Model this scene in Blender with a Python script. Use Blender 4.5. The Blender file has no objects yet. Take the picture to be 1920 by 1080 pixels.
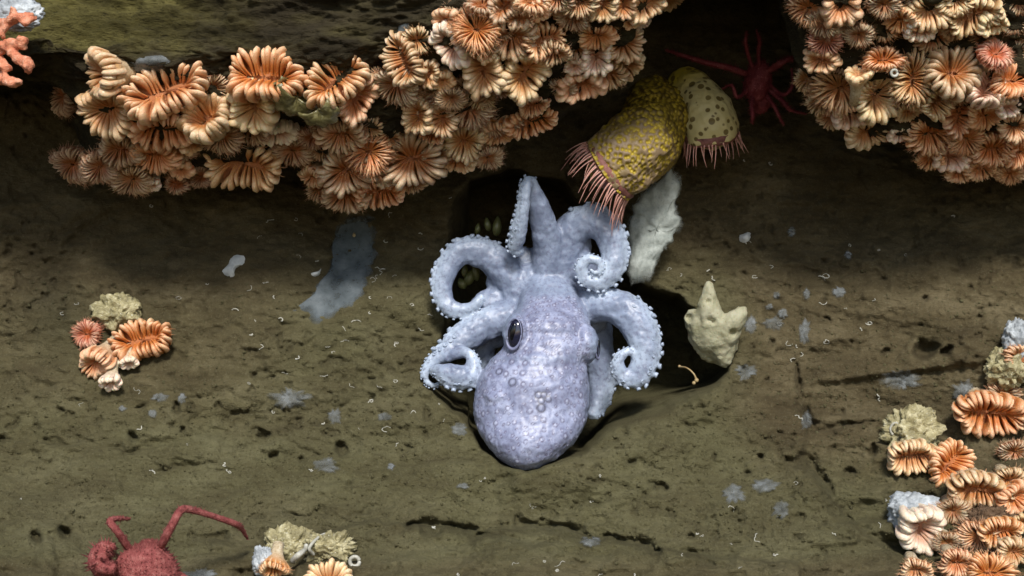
import bpy, bmesh, math, random
import numpy as np
from mathutils import Vector, Matrix, noise as mnoise
from mathutils.bvhtree import BVHTree
from mathutils.kdtree import KDTree

random.seed(7)
rng = np.random.default_rng(7)
S = bpy.context.scene
COL = S.collection
PI = math.pi
R = math.radians

# ------------------------------------------------------------------ camera, sky, sun, exposure
DIST = 3.0
cd = bpy.data.cameras.new('camera')
cam = bpy.data.objects.new('camera', cd)
COL.objects.link(cam)
cam.location = (0, -DIST, 0)
cam.rotation_euler = (R(90), 0, 0)
cd.sensor_width = 36
cd.lens = 36 * DIST / 1.92
cd.clip_start, cd.clip_end = 0.05, 200
S.camera = cam

SUN_EL, SUN_AZ = 41.0, 6.0                       # azimuth measured from behind the camera towards the right
W = bpy.data.worlds.new('World')
S.world = W
W.use_nodes = True
wn = W.node_tree
for n in list(wn.nodes):
    wn.nodes.remove(n)
sky = wn.nodes.new('ShaderNodeTexSky')
sky.sky_type = 'NISHITA'
sky.sun_disc = False
sky.sun_elevation = R(SUN_EL)
sky.sun_rotation = R(180 - SUN_AZ)
bg = wn.nodes.new('ShaderNodeBackground')
bg.inputs['Strength'].default_value = 0.13
wo = wn.nodes.new('ShaderNodeOutputWorld')
wn.links.new(sky.outputs[0], bg.inputs[0])
wn.links.new(bg.outputs[0], wo.inputs[0])

sl = bpy.data.lights.new('sun', 'SUN')
sl.energy = 4.0
sl.angle = R(11)
sl.color = (1.0, 0.97, 0.92)
so = bpy.data.objects.new('sun', sl)
COL.objects.link(so)
to_sun = Vector((math.sin(R(SUN_AZ)) * math.cos(R(SUN_EL)), -math.cos(R(SUN_AZ)) * math.cos(R(SUN_EL)), math.sin(R(SUN_EL))))
so.rotation_euler = (-to_sun).to_track_quat('-Z', 'Y').to_euler()
so.location = to_sun * 8

S.render.engine = 'CYCLES'
S.view_settings.view_transform = 'Standard'
S.view_settings.look = 'None'
S.view_settings.gamma = 1
S.view_settings.exposure = 0.18
S.cycles.max_bounces = 5

# ------------------------------------------------------------------ helpers
def Q(px, py, y):
    k = (DIST + y) / DIST / 1000
    return Vector(((px - 960) * k, y, (540 - py) * k))

def tag(o, label=None, cat=None, group=None, kind=None):
    if label: o['label'] = label
    if cat: o['category'] = cat
    if group: o['group'] = group
    if kind: o['kind'] = kind
    return o

def link(name, me, mat=None, parent=None):
    o = bpy.data.objects.new(name, me)
    COL.objects.link(o)
    if mat and not me.materials:
        me.materials.append(mat)
    if parent: o.parent = parent
    return o

def empty(name, loc):
    o = bpy.data.objects.new(name, None)
    COL.objects.link(o)
    o.location = loc
    o.empty_display_size = 0.02
    return o

def mesh_from(name, verts, faces, smooth=True):
    me = bpy.data.meshes.new(name)
    me.from_pydata([tuple(v) for v in verts], [], faces)
    if smooth:
        me.polygons.foreach_set('use_smooth', [True] * len(me.polygons))
    me.update()
    return me

def grid_mesh(name, P):                           # P: rows x cols x 3 array
    r, c = P.shape[:2]
    me = bpy.data.meshes.new(name)
    idx = np.arange(r * c).reshape(r, c)
    f = np.stack([idx[:-1, :-1], idx[1:, :-1], idx[1:, 1:], idx[:-1, 1:]], -1).reshape(-1, 4)
    me.vertices.add(r * c)
    me.vertices.foreach_set('co', P.reshape(-1).astype(np.float32))
    me.loops.add(f.size)
    me.loops.foreach_set('vertex_index', f.reshape(-1).astype(np.int32))
    me.polygons.add(len(f))
    me.polygons.foreach_set('loop_start', np.arange(0, f.size, 4, dtype=np.int32))
    me.polygons.foreach_set('loop_total', np.full(len(f), 4, dtype=np.int32))
    me.polygons.foreach_set('use_smooth', np.ones(len(f), dtype=bool))
    me.update(calc_edges=True)
    me.validate()
    return me

def set_attr(me, name, cols):                     # per-vertex colour attribute
    a = me.color_attributes.new(name, 'FLOAT_COLOR', 'POINT')
    a.data.foreach_set('color', np.asarray(cols, dtype=np.float32).reshape(-1))

_T = rng.random((512, 512))
def vnoise(x, y, off=0):
    x = np.asarray(x, float) + off * 17.31; y = np.asarray(y, float) + off * 41.7
    xi = np.floor(x).astype(int); yi = np.floor(y).astype(int)
    fx = x - xi; fy = y - yi
    fx = fx * fx * fx * (fx * (fx * 6 - 15) + 10); fy = fy * fy * fy * (fy * (fy * 6 - 15) + 10)
    a = _T[yi & 511, xi & 511]; b = _T[yi & 511, (xi + 1) & 511]
    c = _T[(yi + 1) & 511, xi & 511]; d = _T[(yi + 1) & 511, (xi + 1) & 511]
    return (a * (1 - fx) + b * fx) * (1 - fy) + (c * (1 - fx) + d * fx) * fy - 0.5

def fbm(x, y, oct=4, off=0, gain=0.5):
    t = 0; a = 1
    for i in range(oct):
        t = t + a * vnoise(x * 2 ** i, y * 2 ** i, off + i * 3)
        a *= gain
    return t

def sstep(a, b, x):
    t = np.clip((x - a) / (b - a), 0, 1)
    return t * t * (3 - 2 * t)

def seg_dist(px, py, pts):                        # distance in px to a polyline
    d = np.full(np.shape(px), 1e9)
    for (x0, y0), (x1, y1) in zip(pts[:-1], pts[1:]):
        vx, vy = x1 - x0, y1 - y0
        t = np.clip(((px - x0) * vx + (py - y0) * vy) / (vx * vx + vy * vy + 1e-9), 0, 1)
        d = np.minimum(d, np.hypot(px - x0 - t * vx, py - y0 - t * vy))
    return d

def poly_sd(px, py, pts):                         # signed distance, positive inside
    d = seg_dist(px, py, pts + pts[:1])
    ins = np.zeros(np.shape(px), bool)
    n = len(pts)
    for i in range(n):
        x0, y0 = pts[i]; x1, y1 = pts[(i + 1) % n]
        c = ((y0 > py) != (y1 > py)) & (px < (x1 - x0) * (py - y0) / (y1 - y0 + 1e-9) + x0)
        ins ^= c
    return np.where(ins, d, -d)

def catmull(pts, n):
    """points as tuples of any width, resampled n per span"""
    P = np.array(pts, float)
    P = np.vstack([2 * P[0] - P[1], P, 2 * P[-1] - P[-2]])
    out = []
    for i in range(1, len(P) - 2):
        a, b, c, d = P[i - 1:i + 3]
        for k in range(n):
            t = k / n
            out.append(0.5 * (2 * b + (c - a) * t + (2 * a - 5 * b + 4 * c - d) * t * t + (3 * b - a - 3 * c + d) * t ** 3))
    out.append(P[-2])
    return np.array(out)

def tube(verts, faces, path, rad, seg=10, flat=1.0):
    """sweep a circle along path (Vectors) with radii; closed round ends, appended to verts/faces"""
    path = [Vector(p) for p in path]
    n = len(path)
    up = Vector((0, -1, 0.01))
    base = len(verts)
    for i in range(n):
        t = (path[min(i + 1, n - 1)] - path[max(i - 1, 0)])
        if t.length < 1e-9: t = Vector((1, 0, 0))
        t.normalize()
        s = t.cross(up)
        if s.length < 1e-3: s = t.cross(Vector((1, 0, 0)))
        s.normalize(); u = s.cross(t).normalized()
        for k in range(seg):
            a = 2 * PI * k / seg
            verts.append(path[i] + s * (math.cos(a) * rad[i]) + u * (math.sin(a) * rad[i] * flat))
    for i in range(n - 1):
        for k in range(seg):
            k2 = (k + 1) % seg
            faces.append((base + i * seg + k, base + i * seg + k2, base + (i + 1) * seg + k2, base + (i + 1) * seg + k))
    t0 = (path[0] - path[1]).normalized() * rad[0] * 0.6
    t1 = (path[-1] - path[-2]).normalized() * rad[-1] * 0.6
    verts.append(path[0] + t0); a = len(verts) - 1
    verts.append(path[-1] + t1); b = len(verts) - 1
    for k in range(seg):
        k2 = (k + 1) % seg
        faces.append((a, base + k2, base + k))
        faces.append((b, base + (n - 1) * seg + k, base + (n - 1) * seg + k2))

def ball(verts, faces, c, r, seg=14, rings=8):
    base = len(verts)
    rx, ry, rz = r if isinstance(r, (tuple, list)) else (r, r, r)
    for i in range(1, rings):
        th = PI * i / rings
        for k in range(seg):
            a = 2 * PI * k / seg
            verts.append(Vector(c) + Vector((rx * math.sin(th) * math.cos(a), ry * math.sin(th) * math.sin(a), rz * math.cos(th))))
    verts.append(Vector(c) + Vector((0, 0, rz))); verts.append(Vector(c) - Vector((0, 0, rz)))
    t, b = len(verts) - 2, len(verts) - 1
    for i in range(rings - 2):
        for k in range(seg):
            k2 = (k + 1) % seg
            faces.append((base + i * seg + k, base + (i + 1) * seg + k, base + (i + 1) * seg + k2, base + i * seg + k2))
    for k in range(seg):
        k2 = (k + 1) % seg
        faces.append((t, base + k, base + k2))
        faces.append((b, base + (rings - 2) * seg + k2, base + (rings - 2) * seg + k))

def remeshed(verts, faces, voxel, smooth_it=4, fac=0.5):
    me = mesh_from('tmp', verts, faces)
    o = bpy.data.objects.new('tmp', me); COL.objects.link(o)
    m = o.modifiers.new('r', 'REMESH'); m.mode = 'VOXEL'; m.voxel_size = voxel
    if smooth_it:
        s = o.modifiers.new('s', 'SMOOTH'); s.factor = fac; s.iterations = smooth_it
    dg = bpy.context.evaluated_depsgraph_get()
    out = bpy.data.meshes.new_from_object(o.evaluated_get(dg))
    bpy.data.objects.remove(o); bpy.data.meshes.remove(me)
    out.polygons.foreach_set('use_smooth', [True] * len(out.polygons))
    return out

def vget(me):
    a = np.empty(len(me.vertices) * 3, np.float32); me.vertices.foreach_get('co', a); return a.reshape(-1, 3)
def nget(me):
    a = np.empty(len(me.vertices) * 3, np.float32); me.vertices.foreach_get('normal', a); return a.reshape(-1, 3)
def vset(me, a):
    me.vertices.foreach_set('co', np.asarray(a, np.float32).reshape(-1)); me.update()

def rough(me, amp, freq, seed=0.0, oct=3):        # push vertices along their normals by 3-D noise
    V = vget(me); Nn = nget(me)
    d = np.array([mnoise.fractal(Vector(v) * freq + Vector((seed, seed * 1.7, 3.1)), 0.9, 2.0, oct) for v in V])
    vset(me, V + Nn * (d * amp)[:, None])

def cam_ray(px, py):
    o = Vector((0, -DIST, 0)); return o, (Q(px, py, 0) - o).normalized()

# ------------------------------------------------------------------ materials
class NT:
    def __init__(self, name):
        self.m = bpy.data.materials.new(name); self.m.use_nodes = True
        self.t = self.m.node_tree
        self.p = self.t.nodes['Principled BSDF']
    def n(self, typ, _out=0, **kw):
        nd = self.t.nodes.new('ShaderNode' + typ)
        for k, v in kw.items():
            key = k
            if hasattr(nd, k) and k not in nd.inputs:
                setattr(nd, k, v); continue
            if k[0] == 'i' and k[1:].isdigit(): key = int(k[1:])
            inp = nd.inputs[key]
            if hasattr(v, 'is_output'): self.t.links.new(v, inp)
            else: inp.default_value = v
        return nd.outputs[_out]
    def coord(self, which='Object'):
        return self.t.nodes.new('ShaderNodeTexCoord').outputs[which]
    def noise(self, vec, scale, detail=4, rough=0.55, dist=0.0):
        return self.n('TexNoise', Vector=vec, Scale=scale, Detail=detail, Roughness=rough, Distortion=dist)
    def ramp(self, fac, stops):
        nd = self.t.nodes.new('ShaderNodeValToRGB'); self.t.links.new(fac, nd.inputs[0])
        e = nd.color_ramp.elements
        while len(e) < len(stops): e.new(0.5)
        for k, (p, c) in zip(e, stops):
            k.position = p; k.color = (c if len(c) == 4 else (*c, 1)) if isinstance(c, tuple) else (c, c, c, 1)
        return nd.outputs[0]
    def mix(self, fac, a, b, blend='MIX'):
        nd = self.t.nodes.new('ShaderNodeMix'); nd.data_type = 'RGBA'; nd.blend_type = blend
        for i, v in ((0, fac), (6, a), (7, b)):
            if hasattr(v, 'is_output'): self.t.links.new(v, nd.inputs[i])
            elif isinstance(v, tuple): nd.inputs[i].default_value = (*v, 1) if len(v) == 3 else v
            else: nd.inputs[i].default_value = v
        return nd.outputs[2]
    def math(self, op, a, b=0.0, clamp=False):
        return self.n('Math', operation=op, use_clamp=clamp, i0=a, i1=b)
    def scaled(self, vec, s):
        nd = self.t.nodes.new('ShaderNodeMapping'); self.t.links.new(vec, nd.inputs[0]); nd.inputs['Scale'].default_value = s
        return nd.outputs[0]
    def attr(self, name):
        a = self.t.nodes.new('ShaderNodeAttribute'); a.attribute_name = name
        s = self.t.nodes.new('ShaderNodeSeparateColor'); self.t.links.new(a.outputs['Color'], s.inputs[0])
        return s.outputs
    def bump(self, h, strength, dist, prev=None):
        nd = self.t.nodes.new('ShaderNodeBump'); nd.inputs['Strength'].default_value = strength; nd.inputs['Distance'].default_value = dist
        self.t.links.new(h, nd.inputs['Height'])
        if prev is not None: self.t.links.new(prev, nd.inputs['Normal'])
        return nd.outputs[0]
    def done(self, col=None, rough=0.6, spec=0.4, normal=None, **kw):
        for k, v in [('Base Color', col), ('Roughness', rough), ('Specular IOR Level', spec), ('Normal', normal)] + list(kw.items()):
            if v is None: continue
            if hasattr(v, 'is_output'): self.t.links.new(v, self.p.inputs[k])
            else: self.p.inputs[k].default_value = (*v, 1) if isinstance(v, tuple) and len(v) == 3 and 'Radius' not in k else v
        return self.m

def m_seabed():
    a = NT('sediment'); c = a.coord()
    st = a.scaled(c, (0.5, 1, 1.2))
    big = a.noise(c, 2.6, 4, 0.6)
    mid = a.noise(st, 14, 6, 0.7)
    fine = a.noise(st, 75, 6, 0.75, 0.4)
    grit = a.noise(c, 300, 4, 0.7)
    at = a.attr('rock_and_shade')  # r: bare rock and painted upper wall shade, g: painted shade in recesses
    sedi = a.ramp(mid, [(0.3, (0.068, 0.059, 0.028)), (0.5, (0.101, 0.092, 0.045)), (0.7, (0.138, 0.128, 0.067))])
    rock = a.ramp(mid, [(0.28, (0.044, 0.032, 0.016)), (0.5, (0.092, 0.072, 0.037)), (0.72, (0.165, 0.134, 0.076))])
    col = a.mix(at[0], sedi, rock)
    col = a.mix(a.ramp(big, [(0.42, 0.0), (0.66, 0.35)]), col, (0.080, 0.064, 0.036))
    col = a.mix(a.ramp(fine, [(0.34, 0.45), (0.44, 0.0)]), col, (0.038, 0.031, 0.017))
    col = a.mix(a.ramp(grit, [(0.56, 0.0), (0.70, 0.55)]), col, (0.18, 0.165, 0.105))
    col = a.mix(a.ramp(grit, [(0.30, 0.55), (0.44, 0.0)]), col, (0.035, 0.029, 0.017))
    col = a.mix(a.math('MULTIPLY', at[1], 0.6), col, (0.018, 0.014, 0.010))  # shade inside cracks and pits, darkened into the colour
    h = a.math('ADD', a.math('MULTIPLY', fine, 0.7), a.math('MULTIPLY', grit, 0.3))
    b = a.bump(h, 1.0, 0.011)
    return a.done(col, 0.95, 0.1, b)

def m_ledge():
    a = NT('ledge_rock'); c = a.coord()
    st = a.scaled(c, (0.6, 1, 1.5))
    mid = a.noise(st, 16, 5, 0.65); fine = a.noise(st, 110, 5, 0.7); big = a.noise(c, 3.5, 3)
    at = a.attr('moss')
    rock = a.ramp(mid, [(0.3, (0.022, 0.017, 0.010)), (0.55, (0.050, 0.040, 0.022)), (0.75, (0.085, 0.070, 0.036))])
    moss = a.ramp(mid, [(0.3, (0.042, 0.036, 0.011)), (0.5, (0.105, 0.090, 0.029)), (0.7, (0.19, 0.165, 0.055))])
    col = a.mix(at[0], rock, moss)
    col = a.mix(a.ramp(fine, [(0.32, 0.75), (0.46, 0.0)]), col, (0.016, 0.013, 0.007))
    return a.done(col, 0.95, 0.1, a.bump(fine, 1.0, 0.014))

def m_skin():
    a = NT('octopus_skin'); c = a.coord()
    at = a.attr('skin')                            # r: oral (arm) side, g: mantle, b: head
    n1 = a.noise(c, 26, 6, 0.68, 0.5); n2 = a.noise(c, 160, 4, 0.6); nf = a.noise(c, 600, 2)
    col = a.ramp(n1, [(0.3, (0.155, 0.165, 0.250)), (0.5, (0.255, 0.280, 0.410)), (0.72, (0.42, 0.455, 0.600))])
    arm = a.ramp(n1, [(0.3, (0.135, 0.165, 0.245)), (0.7, (0.290, 0.345, 0.465))])
    col = a.mix(a.math('MAXIMUM', at[1], at[2]), arm, col)
    col = a.mix(a.math('MULTIPLY', at[0], 0.7), col, (0.58, 0.68, 0.80))
    pp = a.attr('pap')                             # r: dark rim of each wart, g: its pale dome, b: the few strongly outlined rings
    col = a.mix(a.math('MULTIPLY', pp[0], 0.78), col, (0.075, 0.055, 0.105))
    col = a.mix(a.math('MULTIPLY', pp[1], 0.45), col, (0.52, 0.55, 0.68))
    col = a.mix(pp[2], col, (0.02, 0.018, 0.035))
    col = a.mix(a.ramp(n2, [(0.36, 0.45), (0.50, 0.0)]), col, (0.10, 0.092, 0.16))
    b = a.bump(a.math('ADD', n2, a.math('MULTIPLY', nf, 0.3)), 0.22, 0.0010)
    return a.done(col, a.ramp(n1, [(0.3, 0.40), (0.7, 0.52)]), 0.6, b, **{'Coat Weight': 0.12, 'Coat Roughness': 0.42, 'Subsurface Weight': 0.40, 'Subsurface Scale': 0.010, 'Subsurface Radius': (0.8, 0.9, 1.0)})

def m_sucker():
    a = NT('sucker_skin'); c = a.coord(); n = a.noise(c, 120, 3)
    return a.done(a.ramp(n, [(0.3, (0.23, 0.28, 0.37)), (0.7, (0.38, 0.44, 0.54))]), 0.4, 0.5)

def m_septa():
    a = NT('coral_septa'); c = a.coord(); at = a.attr('co')      # r edge, g radial, b random
    oi = a.t.nodes.new('ShaderNodeObjectInfo')
    tint = oi.outputs['Color']
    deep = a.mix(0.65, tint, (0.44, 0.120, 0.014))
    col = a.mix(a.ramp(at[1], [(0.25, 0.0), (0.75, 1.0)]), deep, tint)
    n = a.noise(c, 6, 4, 0.6); nf = a.noise(c, 26, 3, 0.6)
    pale = a.mix(0.58, tint, (0.95, 0.82, 0.58))
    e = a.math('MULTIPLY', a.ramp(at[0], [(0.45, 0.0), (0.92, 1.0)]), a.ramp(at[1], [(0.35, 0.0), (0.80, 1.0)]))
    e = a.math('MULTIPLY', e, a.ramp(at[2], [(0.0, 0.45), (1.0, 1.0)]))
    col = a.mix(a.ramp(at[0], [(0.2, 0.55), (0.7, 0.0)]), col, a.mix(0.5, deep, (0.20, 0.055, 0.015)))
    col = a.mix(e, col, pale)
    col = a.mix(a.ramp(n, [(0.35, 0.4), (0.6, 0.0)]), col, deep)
    col = a.mix(a.ramp(nf, [(0.55, 0.0), (0.75, 0.35)]), col, (0.85, 0.76, 0.62))
    return a.done(col, 0.38, 0.5, a.bump(nf, 0.35, 0.03), **{'Subsurface Weight': 0.25, 'Subsurface Scale': 0.006, 'Coat Weight': 0.25, 'Coat Roughness': 0.22})

def m_cup():
    a = NT('coral_cup'); c = a.coord(); at = a.attr('co')
    oi = a.t.nodes.new('ShaderNodeObjectInfo')
    n = a.noise(c, 4, 5, 0.65); nf = a.noise(c, 18, 3)
    pale = a.ramp(n, [(0.3, (0.36, 0.26, 0.14)), (0.5, (0.62, 0.50, 0.32)), (0.7, (0.74, 0.66, 0.50))])
    col = a.mix(a.ramp(at[1], [(0.0, 0.0), (1.0, 0.9)]), pale, a.mix(a.ramp(at[0], [(0.0, 0.1), (1.0, 0.85)]), oi.outputs['Color'], (0.40, 0.10, 0.02)))
    col = a.mix(a.ramp(nf, [(0.3, 0.4), (0.45, 0.0)]), col, (0.16, 0.10, 0.05))
    return a.done(col, 0.55, 0.4, a.bump(nf, 0.5, 0.05))

def m_fringe():
    a = NT('coral_tentacles'); oi = a.t.nodes.new('ShaderNodeObjectInfo'); at = a.attr('co')
    col = a.mix(0.5, oi.outputs['Color'], (0.28, 0.10, 0.04))
    col = a.mix(a.math('MULTIPLY', at[0], 0.6), col, (0.65, 0.42, 0.26))
    return a.done(col, 0.4, 0.4, None, **{'Subsurface Weight': 0.15, 'Subsurface Scale': 0.003, 'Alpha': 0.8})

def m_soft(name, stops, scale=30, rough=0.6, spec=0.3, bump=0.4, bd=0.004, alpha=None, spot=None, dark=None, sss=0.0):
    a = NT(name); c = a.coord(); n = a.noise(c, scale, 5, 0.62); f = a.noise(c, scale * 6, 3)
    k = len(stops)
    col = a.ramp(n, [(0.28 + 0.46 * i / (k - 1), s) for i, s in enumerate(stops)])
    if spot:
        col = a.mix(a.ramp(f, [(0.62, 0.0), (0.72, 0.7)]), col, spot)
    if dark:
        col = a.mix(a.ramp(f, [(0.26, 0.8), (0.36, 0.0)]), col, dark)
    kw = {}
    if alpha:
        fd = a.t.nodes.new('ShaderNodeAttribute'); fd.attribute_name = 'fade'    # thin translucent rim of a film
        kw['Alpha'] = a.math('MULTIPLY', a.ramp(n, [(0.25, alpha[0]), (0.7, alpha[1])]), fd.outputs['Fac'], True)
    if sss: kw.update({'Subsurface Weight': sss, 'Subsurface Scale': 0.004})
    return a.done(col, rough, spec, a.bump(a.math('ADD', n, a.math('MULTIPLY', f, 0.5)), bump, bd), **kw)

M_BED, M_LEDGE, M_SKIN, M_SUCK = m_seabed(), m_ledge(), m_skin(), m_sucker()
M_SEPTA, M_CUP, M_FRINGE = m_septa(), m_cup(), m_fringe()
M_GREY = m_soft('grey_film_sponge', [(0.055, 0.07, 0.078), (0.095, 0.115, 0.125), (0.13, 0.15, 0.16)], 34, 0.6, 0.3, 0.5, alpha=(0.6, 1.0), dark=(0.03, 0.03, 0.03))
M_PALE = m_soft('pale_film_sponge', [(0.10, 0.105, 0.095), (0.155, 0.165, 0.16), (0.215, 0.23, 0.235)], 40, 0.6, 0.25, 0.4, alpha=(0.25, 0.8))
M_CRUST = m_soft('white_crust_sponge', [(0.24, 0.27, 0.25), (0.36, 0.39, 0.36), (0.46, 0.49, 0.46)], 45, 0.7, 0.2, 0.5, 0.004, alpha=(0.8, 1.0), spot=(0.20, 0.23, 0.22))
M_YSPONGE = m_soft('yellow_sponge', [(0.20, 0.19, 0.11), (0.32, 0.305, 0.20), (0.42, 0.40, 0.29)], 34, 0.6, 0.3, 0.7, dark=(0.14, 0.13, 0.06), sss=0.1)
M_RUFFLE = m_soft('ruffled_sponge', [(0.10, 0.085, 0.04), (0.30, 0.26, 0.13), (0.58, 0.53, 0.34)], 55, 0.5, 0.4, 0.8, 0.006, spot=(0.75, 0.73, 0.62), dark=(0.06, 0.05, 0.025))
M_WHITE = m_soft('white_sponge', [(0.14, 0.15, 0.155), (0.34, 0.365, 0.38), (0.60, 0.63, 0.64)], 40, 0.5, 0.4, 0.6, 0.005, dark=(0.16, 0.17, 0.18))
M_SHELL = m_soft('olive_shell', [(0.06, 0.05, 0.018), (0.15, 0.13, 0.05), (0.36, 0.33, 0.18)], 70, 0.22, 0.6, 0.5, 0.004)
M_CHIP = m_soft('shell_chip', [(0.38, 0.40, 0.40), (0.55, 0.57, 0.56), (0.66, 0.68, 0.66)], 60, 0.5, 0.4, 0.3, 0.002)
M_TUBE = m_soft('worm_tube_white', [(0.20, 0.19, 0.15), (0.38, 0.37, 0.31), (0.62, 0.61, 0.55)], 80, 0.5, 0.4, 0.2, 0.001)
M_RED = m_soft('crab_red', [(0.10, 0.014, 0.020), (0.20, 0.030, 0.038), (0.32, 0.085, 0.09)], 60, 0.6, 0.3, 0.7, 0.004, spot=(0.55, 0.22, 0.20), dark=(0.12, 0.02, 0.02))
M_CRABPINK = m_soft('crab_pink', [(0.12, 0.026, 0.025), (0.26, 0.068, 0.062), (0.40, 0.15, 0.13)], 90, 0.7, 0.2, 0.9, 0.006, spot=(0.46, 0.24, 0.2), dark=(0.16, 0.04, 0.035))
M_TENT = m_soft('anemone_tentacle', [(0.30, 0.13, 0.10), (0.45, 0.23, 0.18), (0.58, 0.34, 0.28)], 40, 0.45, 0.4, 0.2, 0.002, sss=0.15)
M_BUBBLE = m_soft('branching_coral_pink', [(0.42, 0.11, 0.055), (0.64, 0.24, 0.13), (0.76, 0.42, 0.28)], 70, 0.55, 0.3, 0.9, 0.006, spot=(0.85, 0.66, 0.5), sss=0.12)
M_EGG = m_soft('egg_case', [(0.06, 0.065, 0.02), (0.10, 0.105, 0.035), (0.15, 0.155, 0.06)], 40, 0.35, 0.5, 0.2, 0.002, sss=0.1)
M_HYDRO = m_soft('hydroid', [(0.22, 0.13, 0.06), (0.34, 0.25, 0.12), (0.5, 0.42, 0.26)], 60, 0.5, 0.4, 0.2, 0.001)

def m_anemone(name, spotted):
    a = NT(name); c = a.coord(); at = a.attr('an')       # r: towards the mouth, g: wart height
    n = a.noise(c, 30, 4)
    vor = a.t.nodes.new('ShaderNodeTexVoronoi'); a.t.links.new(c, vor.inputs['Vector']); vor.inputs['Scale'].default_value = 62 if spotted else 110
    sp = a.t.nodes.new('ShaderNodeSeparateColor'); a.t.links.new(vor.outputs['Color'], sp.inputs[0])
    if spotted:
        body = a.mix(a.ramp(at[0], [(0.15, 0.0), (0.5, 1.0)]), (0.44, 0.34, 0.035), (0.50, 0.43, 0.20))
        d = a.math('SUBTRACT', vor.outputs['Distance'], a.math('MULTIPLY', sp.outputs[0], 0.20))
        k = a.ramp(d, [(0.0, 1.0), (0.20, 1.0), (0.27, 0.0)])
        col = a.mix(a.math('MULTIPLY', k, 0.9), body, (0.10, 0.065, 0.012))
        col = a.mix(a.ramp(n, [(0.5, 0.0), (0.75, 0.35)]), col, (0.34, 0.27, 0.06))
        h = vor.outputs['Distance']; return a.done(col, 0.5, 0.4, a.bump(h, 0.3, 0.004))
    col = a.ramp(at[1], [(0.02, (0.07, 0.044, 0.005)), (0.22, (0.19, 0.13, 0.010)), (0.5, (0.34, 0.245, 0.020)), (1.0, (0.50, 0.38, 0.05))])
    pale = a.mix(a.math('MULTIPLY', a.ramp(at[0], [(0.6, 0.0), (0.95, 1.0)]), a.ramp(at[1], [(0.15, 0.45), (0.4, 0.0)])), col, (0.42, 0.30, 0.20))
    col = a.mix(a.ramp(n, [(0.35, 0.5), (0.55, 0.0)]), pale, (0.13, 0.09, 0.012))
    return a.done(col, 0.55, 0.35, a.bump(n, 0.4, 0.003))
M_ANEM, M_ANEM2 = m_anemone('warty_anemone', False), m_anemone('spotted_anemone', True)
def m_flat(name, col, rough, spec=0.5, coat=0.0):
    a = NT(name); n = a.noise(a.coord(), 60, 3)
    return a.done(a.mix(a.ramp(n, [(0.3, 0.0), (0.7, 0.4)]), col, tuple(min(1, v * 1.5) for v in col)), rough, spec, None, **{'Coat Weight': coat})
M_EYE = m_flat('eye_dark', (0.010, 0.011, 0.028), 0.12, 0.6, 0.6)
M_LID = m_flat('eye_rim', (0.17, 0.18, 0.28), 0.4)
M_PUPIL = m_flat('eye_pupil', (0.002, 0.002, 0.004), 0.1)
M_DISC = m_soft('anemone_disc', [(0.10, 0.035, 0.03), (0.20, 0.08, 0.065), (0.30, 0.13, 0.10)], 60, 0.6, 0.3, 0.5)
M_HOLE = m_flat('osculum_inside', (0.05, 0.045, 0.02), 0.8)

# ------------------------------------------------------------------ the seabed slope (one sheet, far beyond the frame)
HOLE = [(842, 450), (846, 385), (880, 338), (960, 318), (1062, 345), (1110, 410), (1165, 500), (1215, 540), (1275, 555),
        (1300, 585), (1345, 640), (1372, 660), (1366, 700), (1330, 732), (1250, 772), (1150, 808), (1098, 846), (1030, 868), (985, 886),
        (945, 872), (905, 840), (872, 790), (840, 768), (800, 730), (812, 660), (838, 600), (822, 520)]
CRACKS = [  # polyline, half width px, depth m
    ([(1492, 690), (1500, 760), (1520, 812), (1570, 806), (1640, 788)], 5, 0.022),
    ([(1478, 855), (1520, 862), (1555, 925), (1590, 975), (1640, 1010), (1700, 1030)], 9, 0.03),
    ([(762, 985), (800, 992), (860, 990), (905, 996)], 8, 0.05), ([(905, 996), (1000, 1014), (1040, 1008)], 5, 0.02),
    ([(970, 978), (1050, 990), (1120, 1005), (1210, 1022), (1230, 1040)], 6, 0.03),
    ([(1375, 962), (1400, 968), (1435, 972)], 7, 0.025), ([(1500, 792), (1560, 802), (1600, 800)], 5, 0.03),
    ([(460, 965), (540, 960), (620, 968), (700, 955)], 5, 0.02), ([(90, 832), (160, 828), (260, 845)], 4, 0.02),
    ([(300, 880), (400, 870), (470, 900)], 5, 0.012), ([(510, 770), (560, 775), (620, 765)], 4, 0.018),
    ([(515, 810), (560, 840), (600, 850)], 4, 0.014), ([(600, 680), (660, 678)], 4, 0.015), ([(380, 1010), (440, 1015)], 9, 0.03),
    ([(1100, 905), (1180, 915), (1260, 935)], 4, 0.01), ([(1300, 935), (1330, 945)], 5, 0.018), ([(1680, 985), (1720, 1000)], 10, 0.04),
    ([(1290, 1042), (1360, 1060)], 5, 0.02), ([(1400, 1062), (1500, 1050)], 5, 0.018), ([(840, 1046), (1000, 1050), (1100, 1054)], 4, 0.014)]
PITS = [(258, 822, 10), (345, 808, 8), (3, 822, 9), (337, 765, 9), (257, 758, 7), (490, 815, 12), (112, 770, 6), (480, 705, 7), (1665, 662, 9),
        (1735, 655, 17), (1772, 660, 12), (1722, 612, 5), (1735, 555, 6), (1545, 600, 6), (1240, 912, 9), (1420, 860, 7), (1435, 715, 7),
        (1228, 1035, 8), (515, 855, 7), (640, 840, 8), (120, 1000, 14), (70, 1005, 10), (200, 600, 6), (1600, 640, 5), (1650, 520, 5), (1450, 640, 5),
        (1590, 880, 10), (1640, 840, 8), (1300, 1000, 7), (560, 860, 5), (660, 905, 5), (720, 900, 4), (1180, 870, 6), (1330, 860, 6), (1400, 890, 6)]

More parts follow.
